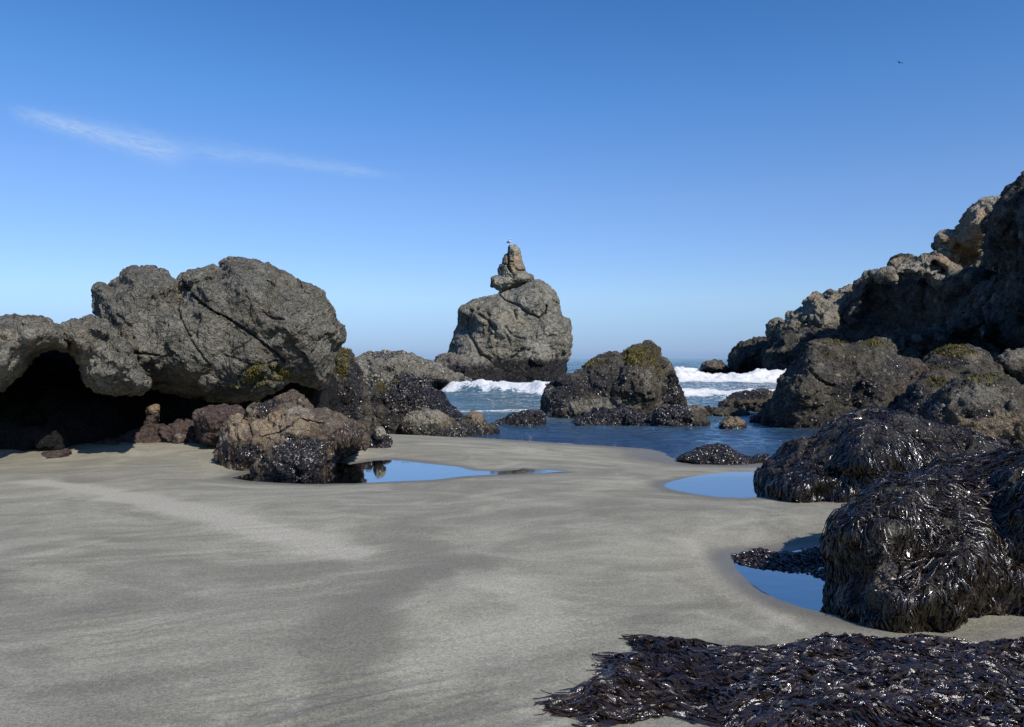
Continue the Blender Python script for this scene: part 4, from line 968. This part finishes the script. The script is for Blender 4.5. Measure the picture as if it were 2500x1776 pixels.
Mr = rock('boulder', 'moss capped rounded rock behind the large right boulder', T(3, (1530, 1150), (1560, 1110), (1600, 1070), (1680, 1035), (1740, 1021), (1830, 1021), (1900, 1044), (1960, 1085), (2010, 1130), (2060, 1200), (2040, 1300), (1560, 1290)),
          22.5, 1.3, M_SHORE, 'boulder', vox=.035, R=60, amp=.04, facet=.03, fine=.03, knob=.025, ks=.15, seed=82,
          marks=[('moss', *T(3, (1740, 1045))[0], 52, 14, 1), ('moss', *T(3, (1670, 1150))[0], 46, 11, 1), ('dark', *T(3, (1720, 1110))[0], 50, 14, .7), ('tan', *T(3, (1860, 1070))[0], 20, 10, .4)])
Qr = rock('rock', 'small grey rock at the right edge behind the moss capped one', T(3, (1965, 1105), (2010, 1070), (2060, 1045), (2149, 1022), (2260, 1000), (2300, 1180), (2200, 1260), (2040, 1200)),
          23.5, 1.0, M_SHORE, 'rock', vox=.04, amp=.05, facet=.04, fine=.03, knob=.03, ks=.15, seed=83, marks=[('pale', *T(3, (2080, 1060))[0], 40, 16, .5)])
Pr_ = rock('rock', 'shaded brown rock in the gap between the right hand boulders', T(3, (1370, 1420), (1430, 1320), (1500, 1240), (1570, 1180), (1650, 1165), (1740, 1175), (1830, 1200), (1860, 1330), (1800, 1480), (1500, 1520)),
           17.6, 1.0, M_SHORE, 'rock', vox=.03, R=70, amp=.05, facet=.04, fine=.025, knob=.02, ks=.12, seed=84, marks=[('moss', *T(3, (1640, 1225))[0], 36, 13, .9), ('dark', *T(3, (1480, 1350))[0], 60, 50, .8), ('red', *T(3, (1600, 1200))[0], 50, 26, .4)])
Nr = rock('boulder', 'brown grey boulder with mussel patches at the right edge above the weed mounds', T(3, (1560, 1400), (1620, 1320), (1690, 1250), (1750, 1215), (1820, 1198), (1900, 1188), (1990, 1192), (2060, 1215), (2120, 1250), (2200, 1300), (2330, 1400), (2350, 1800), (1900, 1750), (1600, 1600)),
          14.6, 1.3, M_SHORE, 'boulder', vox=.025, R=90, amp=.04, facet=.03, fine=.024, knob=.025, ks=.13, seed=85,
          bulge=[T(3, (1870, 1265))[0] + (9, .04, .6), T(3, (2080, 1350))[0] + (9, .04, .4)],
          marks=[('moss', *T(3, (1930, 1205))[0], 50, 12, .8), ('dark', *T(3, (1870, 1410))[0], 44, 12, .9), ('tan', *T(3, (1950, 1480))[0], 90, 40, .5), ('pale', *T(3, (1900, 1300))[0], 70, 30, .35), ('dark', *T(3, (1600, 1420))[0], 44, 44, .6)])
Rm = rock('rock', 'broad dome of rock draped in glossy black seaweed, beside the tide pool', T(4, (600, 800), (598, 745), (640, 655), (690, 595), (800, 535), (900, 485), (980, 435), (1100, 362), (1200, 305), (1300, 275), (1450, 262), (1600, 285), (1750, 335), (1900, 375), (2050, 435), (2200, 485), (2400, 560), (2700, 660), (2700, 1100), (1700, 1050), (1300, 960), (1000, 920), (700, 880)),
          10.4, 1.45, M_NEAR, 'rock', vox=.018, R=120, p=1.8, amp=.03, facet=.02, fine=.018, knob=.012, ks=.07, seed=91,
          marks=[('dark', *T(4, (1400, 560))[0], 330, 110, .6), ('tan', *T(4, (1260, 370))[0], 12, 8, .8), ('tan', *T(4, (1000, 470))[0], 30, 14, .5)])
Rf = rock('boulder', 'nearest boulder hung with long shiny black seaweed, at the lower right', T(4, (1105, 1120), (1105, 1000), (1118, 935), (1140, 885), (1200, 830), (1300, 750), (1420, 680), (1560, 655), (1640, 645), (1760, 595), (1900, 548), (2000, 535), (2286, 520), (2600, 480), (3000, 520), (3100, 1300), (2900, 1640), (2286, 1700), (1700, 1780), (1400, 1730), (1200, 1640), (1115, 1560), (1092, 1440), (1102, 1300)),
          5.7, .95, M_NEAR, 'boulder', vox=.013, R=150, p=2.1, amp=.03, facet=.02, fine=.016, knob=.012, ks=.05, seed=92, grid=80,
          ctrl=[T(4, (1250, 1350))[0] + (.12, 50), T(4, (1900, 1250))[0] + (-.25, 90), T(4, (2000, 650))[0] + (.55, 120)],
          bulge=[T(4, (1500, 985))[0] + (21, .03, .6), T(4, (2140, 795))[0] + (9, .02, 1)],
          marks=[('dark', *T(4, (1800, 900))[0], 330, 150, .5), ('red', *T(4, (2200, 1450))[0], 55, 42, .9), ('tan', *T(4, (1380, 1330))[0], 42, 50, .4)])

# ------------------------------------------------------------------ growth on the rocks
def km(attr, th=.3): return lambda c, a, n: (a[attr] > th) * a[attr]


def kb(attr, base, th=.3): return lambda c, a, n: base + (a[attr] > th) * 1.0


sd = 300
for rk, dm, sm, db, sb in ((Dd, 2600, .035, 500, .022), (Fr, 700, .06, 260, .04), (Ff, 900, .05, 300, .035), (Fs, 900, .05, 200, .04), (Ft, 900, .06, 250, .04), (E, 500, .06, 150, .04), (D2, 1200, .04, 300, .025), (D8, 1800, .04, 200, .025),
                           (I, 420, .075, 170, .055), (J1, 700, .07, 160, .04), (J2, 700, .07, 160, .045), (O1, 350, .08, 120, .05), (O2, 500, .06, 120, .05), (O4, 400, .06, 80, .05), (O3, 400, .05, 250, .04), (O6, 2600, .045, 260, .022), (Lr, 260, .07, 110, .05), (Nr, 700, .05, 260, .035), (Pr_, 500, .06, 100, .04), (G, 40, .18, 55, .16), (Mr, 200, .07, 70, .05)):
    sd += 3
    scatter('mussels', rk, dm, sm, M_MUSSEL, km('dark', .35), 'shell', sd, .55)
    scatter('barnacles', rk, db, sb, M_BARN, (lambda c, a, n: (.12 + (a['dark'] > .2) * .5 + a['pale']) * sstep(-.15, .5, fbm(c / .45, 5, 3)) * 2.0), 'cone', sd + 1, .3, jitter=.8)
for rk, d, s in ((A, 2200, .045), (E, 1600, .05), (Fr, 900, .045), (I, 1100, .065), (Lr, 1300, .06), (Mr, 1300, .06), (Nr, 1200, .04), (Pr_, 1200, .05)):
    sd += 3
    scatter('moss', rk, d, s, M_MOSS, (lambda c, a, n: (a['moss'] > .4) * a['moss'] * sstep(-.02, .4, fbm(c / .14, 5, 3))), 'tuft', sd, .5)


def cover(scale, th, seed, extra=None):
    def f(c, a, n):
        k = fbm(c / scale, seed, 3)
        w = .05 + sstep(th - .12, th + .15, k)
        if extra is not None: w = w * extra(c)
        return w
    return f


def hole(cx, cy, rx, ry):
    def f(c):
        p = project(c); return sstep(.7, 1.2, np.hypot((p[:, 0] - cx) / rx, (p[:, 1] - cy) / ry))
    return f


h1 = hole(*T(4, (1500, 985))[0], 22, 26); h2 = hole(*T(4, (2200, 1450))[0], 44, 34); h3 = hole(*T(4, (1370, 1290))[0], 50, 88); h4 = hole(*T(4, (2140, 795))[0], 12, 10); h5 = hole(*T(4, (1400, 1060))[0], 20, 22)
hang('seaweed', Rf, 6800, .34, .0085, M_WEED, cover(.2, .0, 5, lambda c: h1(c) * h2(c) * (.15 + .85 * h3(c)) * h4(c)), 11, 9, .012, .045, .6, skip=lambda c: h1(c) * h2(c) * h3(c) * h4(c) * h5(c))
hang('seaweed', Rm, 1900, .34, .0125, M_WEED, cover(.35, -.05, 6, lambda c: .25 + .75 * hole(*T(4, (1000, 450))[0], 130, 42)(c)), 12, 7, .012, .03, .4)
scatter('mussels', Rm, 900, .035, M_MUSSEL, lambda c, a, n: .3 + 0 * c[:, 0], 'shell', 901, .6)
scatter('barnacles', Rm, 260, .02, M_BARN, lambda c, a, n: .4 + 0 * c[:, 0], 'cone', 902, .3)
scatter('mussels', Rf, 2600, .022, M_MUSSEL, lambda c, a, n: .3 + 1.0 * (h3(c) < .8), 'shell', 903, .6)
scatter('barnacles', Rf, 700, .012, M_BARN, lambda c, a, n: .3 + .8 * (h3(c) < .8), 'cone', 904, .3)
hang('seaweed', Dd, 900, .10, .014, M_WEED, lambda c, a, n: (a['dark'] > .5) * .8 + (a['red'] > .4) * .7, 13, 5, .006, .01, .4)
hang('seaweed', O6, 1500, .14, .016, M_WEED, lambda c, a, n: .5 + 0 * c[:, 0], 14, 5, .006, .01, .6)
hang('seaweed', D8, 900, .10, .014, M_WEED, lambda c, a, n: .6 + 0 * c[:, 0], 15, 5, .006, .01, .4)


# ------------------------------------------------------------------ heaps of seaweed lying on the sand
def heap(name, label, polys, z0, hmax, n, length, width, seed, flow, edge=.28, mat=M_PILE, lay=.05, holes=()):
    r = np.random.default_rng(seed)
    W = [np.array([ground_pt(x, y, z0) for x, y in pl]) for pl in polys]
    HO = [np.array([ground_pt(x, y, z0) for x, y in pl]) for pl in holes]
    def area_(P):
        s = np.max([sdist(P, w) for w in W], 0)
        s = s + .05 * fbm(np.c_[P, np.zeros(len(P))] * 7, seed + 8, 3)
        for w in HO: s = np.minimum(s, -sdist(P, w))
        return s
    lo = np.min([w.min(0) for w in W], 0); hi = np.max([w.max(0) for w in W], 0)
    def hfun(P):
        s = area_(P)
        P3 = np.c_[P, np.zeros(len(P))]
        hgt = hmax * (.25 + .75 * sstep(.6, 1.9, P[:, 0]) if n > 9000 else 1) * np.clip(s / edge, 0, 1) ** .7 * (.62 + .55 * fbm(P3 * [1.6, 2.6, 1], seed + 1, 3) + .25 * fbm(P3 * [5, 8, 1], seed + 2, 2))
        gz, _ = sand_z(P[:, 0], P[:, 1])
        return s, np.where(s > 0, hgt, -.05), gz
    # solid core so nothing shows through
    st = .02; xs = np.arange(lo[0] - .05, hi[0] + .05, st); ys2 = np.arange(lo[1] - .05, hi[1] + .05, st)
    Xg, Yg = np.meshgrid(xs, ys2); P = np.stack([Xg.ravel(), Yg.ravel()], 1)
    s, hh_, gz = hfun(P)
    idx = np.arange(len(P)).reshape(Xg.shape)
    Qc = np.stack([idx[:-1, :-1], idx[:-1, 1:], idx[1:, 1:], idx[1:, :-1]], -1).reshape(-1, 4)
    Qc = Qc[(s[Qc] > -.01).any(1)]
    core = np.c_[P, gz + hh_ * .8 - .012]
    us = np.unique(Qc); mp = np.zeros(len(P), int); mp[us] = np.arange(len(us))
    # blades
    k = 9; pts = lo + r.random((n * 6, 2)) * (hi - lo)
    # screen-even density: nearer parts get more, smaller blades are not needed
    ok = area_(pts) > -.01 + .05 * (r.random(len(pts)) - .6)
    pts = pts[ok][:n]; n = len(pts)
    P3 = np.c_[pts, np.zeros(n)]
    ang = flow(pts) + 1.5 * fbm(P3 * 2.2, seed + 4, 3) + r.normal(0, .28, n) + math.pi * (r.random(n) < .15)
    ln = length * (.4 + r.random(n)); up = r.random(n)
    pts = pts - np.stack([np.cos(ang), np.sin(ang)], 1) * (ln * .5)[:, None]
    paths = np.zeros((n, k, 3)); sides = np.zeros((n, k, 3)); cur = pts.copy(); roll = r.normal(0, .6, n)
    for j in range(k):
        s, hb, gz = hfun(cur)
        wav = .012 * np.sin(j * 1.4 + up * 20) * np.clip(s / .1, 0.1, 1)
        zz = gz + np.maximum(hb, 0) + up * lay * np.clip(s / .15 + .15, .12, 1) + wav + .003
        paths[:, j] = np.c_[cur, zz]
        a2 = ang + .6 * np.sin(j * .7 + roll * 7)
        d = np.stack([np.cos(a2), np.sin(a2)], 1)
        ro = roll + .6 * np.sin(j * 1.1 + up * 12)
        sides[:, j] = np.c_[-d[:, 1] * np.cos(ro), d[:, 0] * np.cos(ro), np.sin(ro)]
        cur = cur + d * (ln / (k - 1))[:, None]
        # pull strays back onto the heap
    ends = np.minimum(area_(paths[:, 0, :2]), area_(paths[:, -1, :2]))
    ok = (ends > -.035) | (r.random(n) < .05)
    paths, sides, n = paths[ok], sides[ok], int(ok.sum())
    tap = np.sin(np.linspace(.4, 2.9, k)) ** .6
    o = ribbons(name, paths, sides, (width * (.35 + r.random(n) + (r.random(n) < .1) * 1.2))[:, None] * tap[None], mat, seed=seed)
    cm = mesh_from('tangled_core', core[us], mp[Qc], mat, True, {'rnd': np.zeros(len(us))}, o, tuple(o.location))
    tag(o, label, 'seaweed', None, 'stuff'); tag(cm, kind='stuff')
    return o


main = T(5, (660, 345), (780, 345), (900, 330), (1060, 335), (1200, 330), (1300, 300), (1385, 262), (1460, 266), (1550, 293), (1700, 298), (1800, 290), (1900, 298), (2050, 323), (2180, 318), (2286, 290), (2420, 280), (2420, 800), (1100, 800), (960, 690), (1010, 640), (930, 590), (870, 535), (800, 520), (840, 560), (850, 600), (760, 590), (700, 560), (560, 560), (500, 590), (440, 650), (375, 640), (400, 600), (300, 590), (240, 560), (290, 545), (340, 550), (360, 490), (430, 465), (470, 420), (520, 395), (515, 358), (560, 350))
arm = T(5, (568, 285), (575, 260), (650, 256), (720, 272), (800, 278), (900, 300), (1000, 328), (1040, 345), (900, 350), (760, 335), (680, 325), (640, 300))
heap('seaweed_heap', 'great tangled heap of glossy black and purple seaweed across the lower right sand', [main, [(x + 25, y + 12) for x, y in arm]], .585, .115, 27000, .27, .0125, 201, lambda p: 2.95 + 0 * p[:, 0], holes=[T(5, (655, 450), (690, 442), (725, 460), (700, 480), (670, 475)), T(5, (830, 445), (880, 450), (935, 478), (1000, 492), (980, 502), (900, 485)), T(5, (760, 352), (680, 360), (600, 352), (640, 336), (700, 340))])
bits = [T(5, (530, 600), (620, 585), (740, 590), (700, 620), (640, 625), (550, 640)), T(5, (840, 620), (870, 570), (900, 590), (910, 640), (860, 650))]
heap('seaweed_scrap', 'loose scraps of torn seaweed on sand at the bottom edge', bits, .57, .02, 500, .10, .010, 202, lambda p: 3.0 + 0 * p[:, 0], edge=.1, lay=.02)
fl_ = T(4, (488, 1180), (500, 1160), (560, 1135), (640, 1118), (680, 1130), (660, 1150), (760, 1150), (900, 1130), (1080, 1100), (1300, 1080), (1400, 1330), (1100, 1340), (950, 1300), (800, 1270), (660, 1240), (560, 1215), (510, 1195))
heap('seaweed_mat', 'dark seaweed mat floating in the pool, in the near boulder\'s shade', [fl_], .51, .03, 5000, .12, .012, 203, lambda p: 2.9 + 0 * p[:, 0], edge=.2, lay=.03)

# ------------------------------------------------------------------ birds
def lathe(pts, n=14):
    V = []; Fq = []
    for (x, z, rw, rh) in pts:
        for k in range(n):
            a = 2 * math.pi * k / n; V.append((x, rw * math.cos(a), z + rh * math.sin(a)))
    for j in range(len(pts) - 1):
        for k in range(n): Fq.append((j * n + k, j * n + (k + 1) % n, (j + 1) * n + (k + 1) % n, (j + 1) * n + k))
    return np.array(V), np.array(Fq)


def gull(loc, rz):
    r = bpy.data.objects.new('gull', None); COL.objects.link(r); r.location = loc; r.rotation_euler.z = rz
    tag(r, 'white and grey gull standing on the very tip of the pinnacle', 'bird')
    def part(nm, V, Fq, mt, par=r):
        o = mesh_from(nm, V, Fq, mt, True, {'rnd': np.full(len(V), .5)}); o.parent = par; return o
    V, Fq = lathe([(-.30, .20, .002, .002), (-.26, .20, .03, .012), (-.15, .21, .06, .05), (0, .225, .085, .085), (.10, .26, .08, .08), (.14, .32, .055, .06), (.15, .37, .045, .05), (.17, .41, .048, .05), (.20, .425, .045, .045), (.225, .42, .025, .028), (.235, .418, .004, .004)])
    bd = part('body', V, Fq, M_BIRDW)
    V, Fq = lathe([(.23, .418, .014, .014), (.27, .412, .010, .012), (.295, .402, .003, .003)], 8); part('beak', V, Fq, M_BEAK)
    for s in (-1, 1):
        V, Fq = lathe([(-.36, .20, .002, .004), (-.25, .215, .012, .03), (-.10, .24, .022, .06), (.03, .26, .02, .055), (.09, .27, .004, .02)], 10)
        V[:, 1] += s * .07; part('wing', V, Fq, M_BIRDG)
        V, Fq = lathe([(0, 0, .008, .008), (0, 0, .008, .008)], 6)
        V = np.array([(.008 * math.cos(a * math.pi / 3) + .01, s * .035 + .008 * math.sin(a * math.pi / 3), z) for z in (0, .16) for a in range(6)])
        part('leg', V, Fq, M_BEAK)


def pinn_top():
    V = ROCKS[Hp.name][0]; i = V[:, 2].argmax()
    P = project(V); m_ = np.abs(P[:, 0] - 1244) < 4
    j = np.where(m_)[0][V[m_, 2].argmax()]
    return V[j]


pt = pinn_top(); gull((pt[0], pt[1], pt[2] - .02), math.radians(-60)); bpy.data.objects['gull'].scale = (1.35,) * 3
# a bird gliding far off
r = 90.0; bx, by, bz = (2196 - CX) / F * r, r, CZ + (HY - 154) / F * r
root = bpy.data.objects.new('gliding_bird', None); COL.objects.link(root); root.location = (bx, by, bz); root.rotation_euler = (0, math.radians(8), math.radians(20))
tag(root, 'tiny dark bird gliding high in the sky at the right', 'bird')
V, Fq = lathe([(-.22, 0, .01, .004), (-.1, 0, .04, .035), (.03, 0, .05, .05), (.12, .01, .03, .03), (.17, .01, .006, .006)], 8)
V = V[:, [1, 0, 2]]
o = mesh_from('body', V, Fq, M_BIRDD, True, {'rnd': np.full(len(V), .5)}); o.parent = root
for s in (-1, 1):
    ws = []
    for t, z, c in ((0, 0, .09), (.12, .06, .085), (.25, .09, .075), (.38, .07, .05), (.5, .02, .01)):
        ws += [(s * t, c * .6 - t * .15, z), (s * t, -c - t * .15, z), (s * t, -c * .2 - t * .15, z + .012)]
    Fw = []
    for j in range(4):
        a = j * 3
        Fw += [(a, a + 1, a + 4, a + 3), (a + 1, a + 2, a + 5, a + 4), (a + 2, a, a + 3, a + 5)]
    o = mesh_from('wing', np.array(ws), np.array(Fw), M_BIRDD, True, {'rnd': np.full(15, .5)}); o.parent = root
